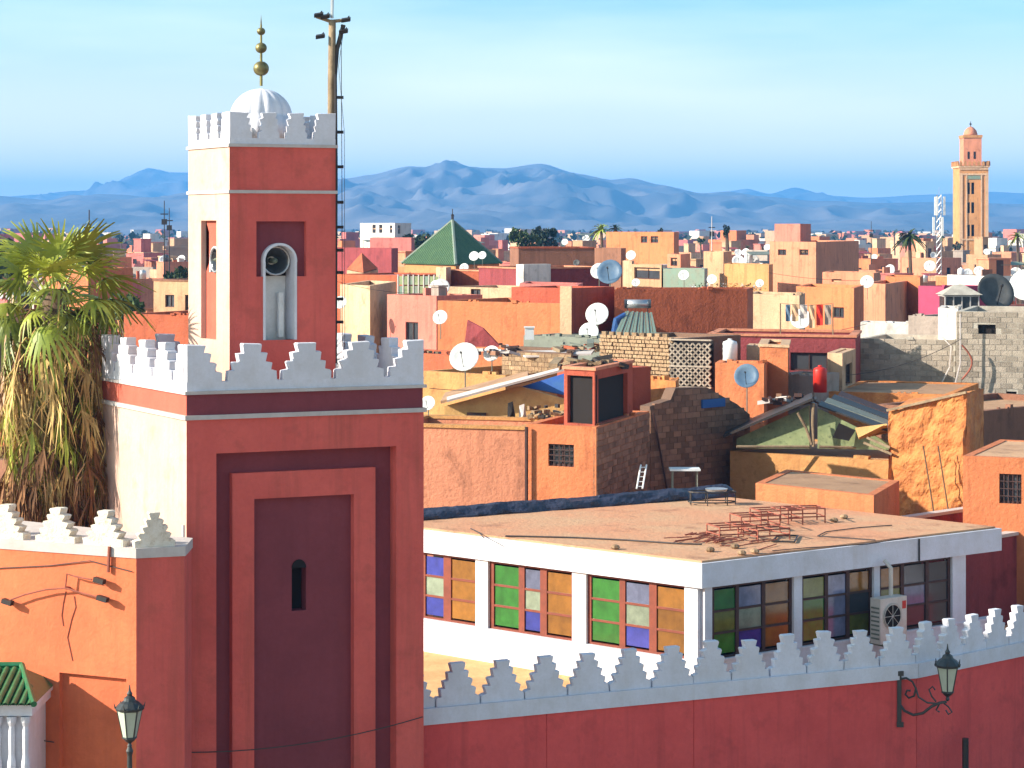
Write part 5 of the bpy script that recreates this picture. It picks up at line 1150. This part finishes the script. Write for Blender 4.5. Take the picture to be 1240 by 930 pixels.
# telecom mast
D = 262; c = XY(1137, D); t = thing('telecom_mast', 'lattice telecom mast with white antenna panels left of the tall minaret', 'mast', tuple(c))
zt = ZZ(236, D); mb = MB()
for a in range(4):
    x, y = cos(a*pi/2+.6)*.42, sin(a*pi/2+.6)*.42; mb.tube([c+Vector((x, y, 4)), c+Vector((x*.7, y*.7, zt))], .05, 4)
for k in range(14):
    z = 5+(zt-5)*k/14
    for a in range(4):
        r0 = .42; p0 = c+Vector((cos(a*pi/2+.6)*r0, sin(a*pi/2+.6)*r0, z)); p1 = c+Vector((cos((a+1)*pi/2+.6)*r0*.9, sin((a+1)*pi/2+.6)*r0*.9, z+(zt-5)/14)); mb.tube([p0, p1], .03, 3)
mb.build('lattice', 'steel', t)
for k in range(6):
    a = k*pi/3; mb = MB(); mb.obox(c+Vector((cos(a)*.62, sin(a)*.62, zt-1.3-(k % 2)*2.4)), (.13, 0, 0), (0, .08, 0), (0, 0, 1.1)); mb.build('antenna_panel', 'plastic_white', t)
mb = MB(); mb.tube([c+UP*zt, c+UP*(zt+.9)], .03, 4); mb.build('rod', 'steel', t)
# antenna masts at the left
for px, y0, y1, D, lab in ((199, 243, 300, 200, 'thin lattice mast on the skyline left of the minaret'), (205, 252, 300, 215, 'second shorter antenna pole right beside the thin lattice mast'), (108, 254, 300, 150, 'dark pole rising at the tip of the palm crown'), (862, 262, 300, 240, 'short pale spire pole on the skyline above the brown wall'), (1055, 268, 300, 300, 'slim pole left of the skyline palm')):
    c = XY(px, D); t = thing('antenna_mast', lab, 'antenna', tuple(c)); mb = MB(); mb.tube([c, c+UP*ZZ(y0, D)], .10 if px != 862 else .16, 5, .04); mb.build('pole', 'dark_metal' if px != 862 else 'trim_white', t)
    mb = MB(); mb.obox(c+UP*(ZZ(y0, D)-1.2), (.35, 0, 0), (0, .03, 0), (0, 0, .05)); mb.obox(c+UP*(ZZ(y0, D)-1.9), (.25, 0, 0), (0, .03, 0), (0, 0, .25)); mb.build('aerial', 'dark_metal', t)
# potted bushes along the brown wall parapet
for k in range(14):
    px = 838+k*6.6; c = P(px, 349, 92); mb = MB(); r = random.Random(k)
    for j in range(26):
        o_ = c+Vector((r.uniform(-.13, .13), r.uniform(-.1, .1), r.uniform(-.1, .2))); e = Vector((r.uniform(-1, 1), r.uniform(-1, 1), r.uniform(-.3, 1)))*.07; f_ = Vector((e.y, -e.x, .02))*.6; mb.add([o_-f_, o_+f_, o_+e], [(0, 1, 2)])
    solo('parapet_bush', mb, 'tree_leaf' if k % 3 else 'dish_white', 'tiny plant pot in the row along the top of the long brown wall', 'plant', 'small plants along the brown wall', fix=False)

# ------------------------------------------------------------------ trees
def crown_mesh(seed, m, n=420, rx=1.0, rz=.8, leaf=.13, lobes=7):
    r = random.Random(seed); mb = MB(); L = [(Vector((r.uniform(-.55, .55)*rx, r.uniform(-.5, .5)*rx, r.uniform(-.4, .5)*rz)), r.uniform(.28, .5)) for _ in range(lobes)]
    for i in range(n):
        c, q = L[i % lobes]; v = Vector((r.gauss(0, 1), r.gauss(0, 1), r.gauss(0, 1))).normalized()*q*r.uniform(.55, 1.05)
        o = c+Vector((v.x*rx, v.y*rx, v.z*rz)); a = Vector((r.uniform(-1, 1), r.uniform(-1, 1), r.uniform(-1, 1))).normalized()*leaf*r.uniform(.7, 1.4); b = a.cross(Vector((r.uniform(-1, 1), r.uniform(-1, 1), r.uniform(-1, 1)))).normalized()*leaf*.7
        mb.add([o-a, o+b, o+a, o-b], [(0, 1, 2, 3)])
    return mb.mesh('crown', m, fix=False)
CR = [crown_mesh(s, 'tree_leaf') for s in (1, 2, 3)]+[crown_mesh(4, 'tree_leaf_dark', rx=.6, rz=1.1), crown_mesh(5, 'tree_leaf_dark')]
CRs = [crown_mesh(s+9, m_, n=110, leaf=.22) for s, m_ in ((1, 'tree_leaf'), (2, 'tree_leaf_dark'))]
trunk_me = MB().tube([(0, 0, 0), (.03, .02, .55), (0, 0, 1)], .055, 6, .03).mesh('trunk', 'bark')
def tree(px, ytop, D, wpx, ms, label, group=None, hfrac=.55, small=False):
    c = XY(px, D); zt = ZZ(ytop, D); w = wpx*D/F; hc = max(.6*w, min(zt*hfrac, w*1.2)); t = thing('tree', label, 'tree', tuple(c), group)
    inst(trunk_me, 'trunk', t, c, sc=(zt*.5, zt*.5, zt-hc*.4)); r = random.Random(int(px))
    me = (CRs if small else CR)[ms]; inst(me, 'crown', t, c+UP*(zt-hc*.52), r.uniform(0, 6), (w/1.7, w/1.7, hc/1.7)); FOOT.append((c.x, D, w*.35))
def far_palm(px, ytop, D, wpx, label, group=None, n=16):
    c = XY(px, D); zt = ZZ(ytop, D); w = wpx*D/F; t = thing('palm_tree', label, 'palm tree', tuple(c), group)
    mb = MB(); mb.tube([c, c+Vector((.2, 0, zt*.5)), c+UP*(zt-w*.3)], .22, 6, .15); mb.build('trunk', 'bark', t)
    mb = MB(); r = random.Random(int(px*3))
    for k in range(n*2):
        a = k*2.399; el = r.uniform(-.5, 1.3); o_ = c+UP*(zt-w*.35); prev = o_; vs = []; L_ = w*.5
        for j in range(5):
            f = j/4; p_ = o_+Vector((cos(a)*cos(el), sin(a)*cos(el), sin(el)))*L_*f-UP*L_*.55*f*f; s = Vector((-sin(a), cos(a), .3))*L_*.10*(1-.7*f); vs += [p_-s, p_+s]
        mb.add(vs, [(2*j, 2*j+1, 2*j+3, 2*j+2) for j in range(4)])
    mb.build('crown', 'leaf_green' if r.random() < .6 else 'tree_leaf', t, fix=False); FOOT.append((c.x, D, w*.3))
tree(634, 271, 236, 36, 0, 'light green bushy tree left in the clump right of the green roof')
tree(661, 270, 240, 30, 4, 'very dark dense tree on the right of the clump by the green roof')
tree(650, 274, 250, 26, 3, 'dark upright tree between the two crowns of the clump')
tree(514, 276, 262, 30, 1, 'green tree just left of the green pyramid roof')
tree(496, 279, 270, 20, 4, 'dark small tree beside the white arched building')
far_palm(1101, 270, 205, 46, 'bushy palm on the right skyline left of the telecom mast')
far_palm(728, 266, 226, 34, 'feathery palm behind the wide orange skyline house')
far_palm(745, 268, 232, 26, 'smaller palm next to the feathery one on the skyline')
far_palm(1232, 276, 260, 30, 'palm at the right edge beyond the tall minaret')
tree(800, 276, 240, 12, 3, 'thin dark cypress-like tree right of the orange skyline house')
tree(880, 272, 260, 14, 3, 'dark narrow tree by the pale spire pole')
tree(22, 282, 150, 60, 2, 'wide green tree behind the palm at the left edge')
tree(-6, 292, 140, 50, 0, 'green tree cut by the left edge behind the palm')
tree(150, 340, 116, 60, 1, 'reddish-shaded tree between the palm and the minaret')
tree(212, 318, 175, 34, 2, 'green garden tree left of the upper minaret')
# ------------------------------------------------------------------ flat-roofed houses filling the town
PAL = ['salmon', 'orange', 'pink', 'salmon', 'sand', 'rose', 'sand', 'white', 'orange', 'brick', 'salmon', 'orange', 'cream', 'grey', 'pink', 'orange', 'rose', 'salmon']
LM = [(-20, 'the palm crown'), (190, 'the minaret, on its palm side'), (465, 'the white arched building'), (551, 'the green pyramid roof'), (650, 'the dark tree clump'), (780, 'the wide orange skyline house'), (870, 'the pale spire pole'), (960, 'the pink two-window house'), (1101, 'the bushy skyline palm'), (1137, 'the telecom mast'), (1176, 'the tall golden minaret'), (1260, 'the right edge palm')]
ORD = ['nearest', 'second', 'third', 'fourth', 'fifth', 'sixth', 'seventh', 'eighth', 'ninth', 'tenth']
cnt = {}
CNAME = dict(salmon='salmon', orange='orange', pink='dusty pink', cream='cream', rose='rose', sand='sand coloured', white='whitewashed', ochre='ochre', brick='brick red', terracotta='terracotta', grey='grey')
rows = [104, 116, 130, 145, 162, 181, 203, 228, 256, 288, 324, 365, 410, 462]
fr_ = random.Random(21); nh = 0; roofs = []
YMIN = lambda D: 300 if D < 230 else 290
for D0 in rows:
    px = -60+fr_.uniform(0, 40)
    while px < 1300:
        wm = fr_.uniform(4.2, 8.6); wp_ = wm/D0*F; D = D0+fr_.uniform(-.03, .03)*D0; cx = px+wp_/2; px += wp_*fr_.uniform(.95, 1.3)
        c = XY(cx, D)
        if any((c.x-x)**2+(c.y-y)**2 < (r+wm*.45)**2 for x, y, r in FOOT if abs(y-c.y) < 25): continue
        if 225 < cx < 405: continue
        if 470 < cx < 625 and 120 < D0 < 200: continue
        if D0 < 120 and (cx < 120): continue
        z = fr_.uniform(4.5, 7.6)+(fr_.random() < .25)*fr_.uniform(.3, 2.0)+min(1.5, D/300)
        if ZZ(YMIN(D), D) < z: z = ZZ(YMIN(D)+fr_.uniform(0, 8), D)
        yaw = radians(fr_.choice((22, 28, 33, 38, 18, 45))); wr_ = wm*fr_.uniform(.55, .75); wl_ = wm*fr_.uniform(.5, .9)
        Cc = c; Rr = Cc+Vector((cos(yaw), sin(yaw), 0))*wr_; Ll = Cc+Vector((-sin(yaw), cos(yaw), 0))*wl_
        toP = lambda v: (HX+v.x/v.y*F, v.y)
        front = [toP(Ll), toP(Cc), toP(Rr)]
        if front[0][0] > 1245 or front[2][0] < -5: continue
        k = fr_.choice(PAL); lm = min(LM, key=lambda l: abs(l[0]-cx))[1]
        key = (k, lm); i_ = cnt.get(key, 0); cnt[key] = i_+1
        lab = f"{ORD[min(i_, 9)]} {CNAME[k]} flat-roofed house in the streets towards {lm}"
        wins = []
        if D0 < 400:
            for (a, b) in ((front[0], front[1]), (front[1], front[2])):
                wpx = b[0]-a[0]; Dm_ = (a[1]+b[1])/2; nwin = int(wpx*Dm_/F/1.9); yt = HY+(EYE-z)/Dm_*F
                for j in range(nwin):
                    if fr_.random() < .8:
                        x_ = a[0]+wpx*(j+.5)/nwin; hw = .38/Dm_*F*(.7 if b is front[2] else .8); y_ = yt+fr_.choice((1.0, 1.3))/Dm_*F; wins.append((x_-hw, y_, x_+hw, y_+fr_.choice((.8, 1.0))/Dm_*F, fr_.choice(('plain', 'dark'))))
        hs_ = house(lab, front, z, 'w_'+k, wins=wins, par=fr_.uniform(.3, .8), group='flat-roofed houses of the old town', cap=('w_'+fr_.choice(('cream', 'salmon', k)) if fr_.random() < .35 else None)); nh += 1
        roofs.append((Cc, Rr, Ll, z, D, lm, k))
        # low partition walls, vents and boxes on the roof
        if D0 < 330:
            e1 = Vector((cos(yaw), sin(yaw), 0)); e2 = Vector((-sin(yaw), cos(yaw), 0)); zd_ = z-.45
            for j in range(fr_.choice((1, 2, 3))):
                f_ = fr_.uniform(.2, .8); g_ = fr_.uniform(.1, .7); b_ = Cc+(Rr-Cc)*f_+(Ll-Cc)*g_; ty = fr_.random(); mb = MB()
                if ty < .4:
                    ln = fr_.uniform(.6, 1.6); hh = fr_.uniform(.7, 1.3); mb.obox(b_+UP*(zd_+hh/2), e1*ln/2, e2*.09, UP*hh/2); mb.build('low_wall', 'w_'+fr_.choice(('brown', 'brick', 'sand', k)), hs_)
                elif ty < .7:
                    s_ = fr_.uniform(.15, .35); mb.obox(b_+UP*(zd_+.4), e1*s_, e2*s_, UP*.45); mb.obox(b_+UP*(zd_+.9), e1*s_*1.25, e2*s_*1.25, UP*.04); mb.build('vent', 'w_'+fr_.choice(('white', 'cream', 'grey')), hs_)
                else:
                    w_ = fr_.uniform(.7, 1.4)
                    for sx in (-1, 1):
                        for sy in (-1, 1): mb.tube([b_+e1*w_*sx+e2*.5*sy+UP*zd_, b_+e1*w_*sx+e2*.5*sy+UP*(zd_+1.4)], .035, 4)
                    mb.prism([b_+e1*w_*1.1*sx+e2*.6*sy+UP*(zd_+1.4+.12*sy) for sx, sy in ((-1, -1), (1, -1), (1, 1), (-1, 1))], (0, 0, .04)); mb.build('awning', fr_.choice(('corrugated', 'corrugated_green', 'dark_metal', 'w_wine')), hs_)
        # roof room
        if fr_.random() < .45:
            f0 = Cc+(Ll-Cc)*fr_.uniform(.35, .6)+(Rr-Cc)*fr_.uniform(.1, .35); s = fr_.uniform(1.2, 2.2); hh = fr_.uniform(1.2, 2.2)
            zt_ = min(z+hh, ZZ(YMIN(D)-6, D)); 
            if zt_ > z+.5:
                e1 = Vector((cos(yaw), sin(yaw), 0))*s; e2 = Vector((-sin(yaw), cos(yaw), 0))*s; q = [f0+e2, f0, f0+e1, f0+e1+e2]
                mb = MB()
                ps = [v+UP*(z-.3) for v in q]; mb.prism(ps, (0, 0, zt_-z+.3)); mb.prism([f0-(e1+e2)*.05+UP*(zt_+.002)]+[f0+e1*1.05-e2*.05+UP*(zt_+.002), f0+e1*1.05+e2*1.05+UP*(zt_+.002), f0+e2*1.05-e1*.05+UP*(zt_+.002)], (0, 0, .12)); mb.build('roof_room', 'w_'+fr_.choice((k, 'cream', 'salmon')), hs_)
                if D0 < 300:
                    mb = MB(); mb.obox(f0+e1*.5-e2.normalized()*.0+UP*(z+.5), e1.normalized()*.32, e2.normalized()*.03, UP*.75); mb.build('door', 'frame_dark', hs_)
# dishes, tanks and washing on the filler roofs
nd_ = 0; dc_ = {}; tk_ = {}
r2 = random.Random(5); 
for (Cc, Rr, Ll, z, D, lm, k) in roofs:
    for j in range(r2.choice((0, 1, 1, 2)) if D < 330 else 0):
        q = Cc+(Rr-Cc)*r2.uniform(.15, .85)+(Ll-Cc)*r2.uniform(.1, .8); rp = r2.uniform(.35, .6)/D*F; px_ = HX+q.x/q.y*F
        i_ = dc_.get((lm, k), 0); dc_[(lm, k)] = i_+1
        dish(px_, HY+(EYE-(z+.35))/q.y*F, rp, q.y, f"{ORD[min(i_, 9)]} white dish on the {CNAME[k]} houses towards {lm}", az=r2.uniform(-.5, .2), tilt=r2.uniform(.3, .6)); nd_ += 1
    if r2.random() < .35 and D < 300:
        q = Cc+(Rr-Cc)*r2.uniform(.2, .8)+(Ll-Cc)*r2.uniform(.2, .8); px_ = HX+q.x/q.y*F
        tank(px_, HY+(EYE-(z-.3))/q.y*F, q.y, .35, 1.2, r2.choice(('plastic_white', 'steel', 'pane_dark')), f"{ORD[min(tk_.setdefault((lm, k), 0), 9)]} round roof tank among the {CNAME[k]} houses towards {lm}"); tk_[(lm, k)] = tk_.get((lm, k), 0)+1; (0)
    if r2.random() < .5 and D < 260:
        q = Cc+(Rr-Cc)*r2.uniform(.2, .8)+(Ll-Cc)*r2.uniform(.2, .8); mb = MB(); h_ = r2.uniform(1.2, 2.6); b_ = q+UP*(z-.4); mb.tube([b_, b_+UP*h_], .025, 4)
        for s in range(4): mb.tube([b_+UP*(h_-.1)+Vector((-.3+.04*s, .1*s, 0)), b_+UP*(h_-.1)+Vector((.3-.04*s, .1*s, 0))], .012, 3)
        solo('tv_aerial', mb, 'dark_metal', f"thin television aerial on a {CNAME[k]} house towards {lm}", 'aerial', 'television aerials on the roofs')
# far houses: individuals first, the rest as one mass
def fbox(mb, c, yaw, a, b, h):
    e1 = Vector((cos(yaw), sin(yaw), 0))*a/2; e2 = Vector((-sin(yaw), cos(yaw), 0))*b/2; mb.obox(Vector((c.x, c.y, h/2)), e1, e2, UP*h/2)
fm = {}
for k in ('salmon', 'pink', 'cream', 'white', 'sand', 'orange', 'rose'):
    m = MB(); m.box(-.5, .5, -.5, .5, 0, 1); m.box(-.53, .53, -.53, .53, .93, 1.002); m.box(-.25, .2, -.3, .3, 1.003, 1.22)
    fm[k] = m.mesh('far_house', 'w_'+k)
nf = 0; mass = {k: MB() for k in fm}; r3 = random.Random(9)
for D0 in (520, 580, 650, 730, 820, 920, 1040, 1180, 1340, 1520, 1750, 2000):
    px = -30
    while px < 1270:
        wm = r3.uniform(5, 11)*(1+D0/2500); wp_ = wm/D0*F; cx = px+wp_/2; px += wp_*r3.uniform(1.0, 1.9)+(D0 > 1000)*2
        if 230 < cx < 402 or 1150 < cx < 1200 and D0 < 560: continue
        D = D0*r3.uniform(.96, 1.04); h = min(11.6, r3.uniform(3.5, 8.5)+(r3.random() < .10)*2.5+D0/900); k = r3.choice(('salmon', 'pink', 'cream', 'white', 'sand', 'orange', 'cream', 'white', 'rose')); c = XY(cx, D); yaw = r3.uniform(.2, .9)
        if nf < 110 and cx > 0 and D0 < 800:
            nf += 1; o = bpy.data.objects.new('far_house', fm[k]); COL.objects.link(o); o.location = c; o.rotation_euler = (0, 0, yaw); o.scale = (wm*.7, wm*.7, h)
            lm_ = min(LM, key=lambda l: abs(l[0]-cx))[1]; ky_ = ('far', k, lm_); cnt[ky_] = cnt.get(ky_, 0)+1; o['label'] = f"tiny {CNAME[k]} far house beyond {lm_}, {ORD[min(cnt[ky_]-1, 9)]} of its colour there"; o['category'] = 'house'; o['group'] = f'tiny {CNAME[k]} houses in the outskirts'
        else: fbox(mass[k], c, yaw, wm*.7, wm*.7, h)
for k, m in mass.items():
    solo('far_houses', m, 'w_'+k, f'hazy mass of {CNAME[k]} houses below the mountains', 'far houses', kind='stuff', base=(0, 900, 0))
# far trees
r4 = random.Random(31); mt = MB()
for i in range(46):
    px = r4.uniform(0, 1240); 
    if 228 < px < 405: continue
    D = r4.uniform(280, 700); hgt = r4.uniform(6, 11); yt = HY+(EYE-hgt)/D*F; yt = max(yt, 276)
    if r4.random() < .3: far_palm(px, max(270, yt-5), D, r4.uniform(9, 16)*330/D+3, 'small palm scattered among the far hazy houses', 'small palms among the far houses', 9)
    else: tree(px, yt, D, r4.uniform(10, 26)*300/D+3, r4.choice((0, 1)), 'small round tree scattered among the far hazy houses', 'small trees among the far houses', small=True)
for i in range(900):
    D = r4.uniform(750, 2600); px = r4.uniform(-20, 1260); c = XY(px, D); w = r4.uniform(3, 12); h = r4.uniform(5, 10)
    for j in range(7):
        o_ = c+Vector((r4.uniform(-1, 1)*w, r4.uniform(-1, 1)*3, r4.uniform(.2, 1)*h)); a = Vector((r4.uniform(-1, 1), r4.uniform(-.6, .6), r4.uniform(-.4, .4))).normalized()*r4.uniform(1.2, 2.6); b = UP*r4.uniform(.8, 1.8)+Vector((0, r4.uniform(-1, 1), 0)); mt.add([o_-a, o_+b, o_+a, o_-b], [(0, 1, 2, 3)])
solo('far_woods', mt, 'tree_leaf_dark', 'scattered far greenery on the plain below the mountains', 'woods', kind='stuff', base=(0, 1500, 0), fix=False)
# ------------------------------------------------------------------ things that rest on what is already built
bpy.context.view_layer.update(); dg_ = bpy.context.evaluated_depsgraph_get()
def drop(x, y, z):
    hit, loc, nrm, ix, ob, mx = S.ray_cast(dg_, Vector((x, y, z)), Vector((0, 0, -1)))
    return loc.z if hit else None
for o in list(COL.objects):
    if o.name.startswith('satellite_dish') and o.type == 'EMPTY':
        for ch in o.children:
            if ch.name.startswith('mast'):
                v = [ch.matrix_world @ w.co for w in ch.data.vertices]; zmin = min(p_.z for p_ in v); low = [i for i, p_ in enumerate(v) if p_.z < zmin+.03]
                m_ = v[low[0]]; zz = drop(m_.x, m_.y, zmin-.01)
                if zz is not None and .02 < zmin-zz < 4.5:
                    for i in low: ch.data.vertices[i].co.z -= zmin-zz+.02

# junk heaped on the nearer roofs
def junk(px, py, D, w, n, ms, label, seed):
    r = random.Random(seed); c = P(px, py, D); zz = drop(c.x, c.y, c.z+1.2)
    if zz is None or zz < 3.5: return
    c.z = zz+.02; t = thing('junk_pile', label, 'junk pile', tuple(c), 'junk piles on the nearer roofs')
    for k_, m_ in enumerate(ms):
        mb = MB()
        for i in range(n//len(ms)):
            o = c+Vector((r.uniform(-.5, .5)*w, r.uniform(-.35, .35), abs(r.gauss(0, .12)))); a = r.uniform(0, 3.1); l_ = r.uniform(.06, .34)*min(1, w*.6); th_ = r.uniform(.02, .07)
            ax = Vector((cos(a), sin(a), r.uniform(-.35, .35))); ay = Vector((-sin(a), cos(a), 0)); mb.obox(o, ax*l_, ay*th_*r.uniform(.6, 2.5), UP*th_)
        mb.build(['timber', 'rubble', 'scrap'][k_ % 3], m_, t, fix=False)['kind'] = 'stuff'
JK = [(715, 449, 64, 2.0, 'over the rooftop shelter'), (664, 413, 82, 2.4, 'on the grey corrugated roof'), (700, 430, 79, 1.6, 'left of the rubble wall'), (540, 444, 78, 1.6, 'behind the largest white dish'), (600, 446, 76, 1.4, 'on the ochre wall under the small dish'), (640, 504, 66, 2.0, 'before the yellow lean-to house'), (660, 509, 65, 1.0, 'at the foot of the rooftop shelter'), 
      (770, 406, 80, 2.0, 'at the foot of the lean-to roof'), (838, 409, 77, 1.4, 'on top of the pierced screen'), (920, 478, 72, 2.2, 'on the ochre roof terrace'), (955, 484, 71, 1.8, 'left of the skylight shed ridge'), (1020, 474, 75, 2.4, 'behind the skylight shed'), (1090, 470, 74, 2.0, 'on the pale orange terrace'), (1060, 402, 88, 2.0, 'on the whitewashed low house'),
      (500, 380, 92, 2.4, 'left of the big orange wall'), (520, 420, 84, 2.0, 'behind the minaret battlements on the right'), (450, 390, 96, 2.0, 'below the cream and plum corner house'), (940, 372, 98, 2.6, 'right of the long brown wall'), (985, 398, 90, 2.2, 'under the lone white dish'), (660, 362, 96, 1.6, 'by the cream pillar'), (800, 600, 62, 1.2, 'in the shade by the small table')]
for i, (px, py, D, w, lab) in enumerate(JK):
    junk(px, py, D, w, 26, [('wood_pole', 'rubble', 'dark_metal'), ('frame_dark', 'trim_white', 'brown_brick'), ('wood_pole', 'w_brick', 'corrugated')][i % 3], f"{['heap of broken timber and stones', 'heap of dark scrap and white bits', 'heap of planks, brick and sheet'][i % 3]} {lab}", i+50)
# washing lines and sagging wires
LN = [(440, 352, 108), (500, 395, 84), (655, 322, 128), (690, 345, 110), (800, 345, 110), (905, 372, 96), (945, 402, 84), (1010, 398, 88), (1060, 372, 100), (1095, 322, 150), (1215, 325, 120), (585, 402, 82), (880, 300, 170), (450, 310, 165)]
ct_ = ['white', 'red', 'blue', 'pale', 'mixed', 'striped', 'dark', 'faded', 'bright', 'cream', 'rosy', 'grey', 'sandy', 'plain']
for i, (px, py, D) in enumerate(LN):
    a = P(px, py, D); ln = r2.uniform(1.4, 2.6); b = a+Vector((ln, r2.uniform(-.3, .8), 0)); za_, zb_ = drop(a.x, a.y, a.z+1.5), drop(b.x, b.y, b.z+1.5)
    if za_ is None or zb_ is None or min(za_, zb_) < 3.5: continue
    a.z = b.z = max(za_, zb_)+1.5; t = thing('washing_line', f"{ct_[i]} washing on a short roof line near {min(LM, key=lambda l: abs(l[0]-px))[1]}", 'washing line', tuple(a-UP*1.6), 'washing lines on the roofs')
    mb = MB(); mb.tube([Vector((a.x, a.y, za_)), a], .03, 4); mb.build('pole', 'wood_pole', t); mb = MB(); mb.tube([Vector((b.x, b.y, zb_)), b], .03, 4); mb.build('pole', 'wood_pole', t)
    mb = MB(); mb.tube([a, (a+b)/2-UP*.08, b], .008, 3); mb.build('cord', 'wire', t)
    u = .1
    while u < .9:
        w = r2.uniform(.08, .2); h = r2.uniform(.45, .95); p0 = a+(b-a)*u-UP*.05; p1 = a+(b-a)*min(u+w, .97)-UP*.05; vs = []
        for j in range(4):
            f = j/3; s_ = Vector((0, .05*sin(j*2+i), 0)); vs += [p0-UP*h*f+s_, (p0+p1)/2-UP*h*f*1.02-s_, p1-UP*h*f+s_*.5]
        mb = MB(); mb.add(vs, [(3*j+k_, 3*j+k_+1, 3*j+k_+4, 3*j+k_+3) for j in range(3) for k_ in range(2)]); mb.build('cloth', r2.choice(('trim_white', 'trim_white', 'dish_blue', 'red_plastic', 'w_cream', 'cloth_magenta', 'dark_blue', 'w_grey')), t, fix=False); u += w+.03
for i, (x0, y0, x1, y1, D) in enumerate(((520, 470, 700, 440, 70), (860, 400, 1050, 392, 84), (700, 392, 905, 345, 90), (405, 340, 560, 352, 112), (1000, 455, 1165, 410, 78), (930, 330, 1120, 335, 130))):
    a, b = P(x0, y0, D), P(x1, y1, D+2); mb = MB(); mb.tube([a+(b-a)*k_/12-UP*(.35*(1-((k_-6)/6)**2)) for k_ in range(13)], .012, 3)
    solo('overhead_wire', mb, 'wire', ['sagging wire over the yellow lean-to house', 'wire above the wine red terrace', 'wire slanting up over the long brown wall', 'wire right of the minaret over the plum corner house', 'wire from the red drum to the grey block house', 'wire strung below the pink two-window house'][i], 'wire')
# ------------------------------------------------------------------ air
mb = MB(); mb.box(-9500, 9500, -70, 12500, -1.5, 262)
hz = solo('haze', mb, 'dark_void', None, None, kind='stuff', base=(0, 5000, 0))
hm = bpy.data.materials.new('haze'); hm.use_nodes = True; n = hm.node_tree.nodes; n.remove(n['Principled BSDF'])
pv_ = n.new('ShaderNodeVolumePrincipled'); pv_.inputs['Color'].default_value = (.13, .45, 1.0, 1); pv_.inputs['Density'].default_value = 1.9e-4; pv_.inputs['Anisotropy'].default_value = 0.0
hm.node_tree.links.new(pv_.outputs[0], n['Material Output'].inputs['Volume']); hz.data.materials[0] = hm
print('HOUSES', nh, 'far', nf, 'dishes', nd_, 'objects', len(bpy.data.objects))
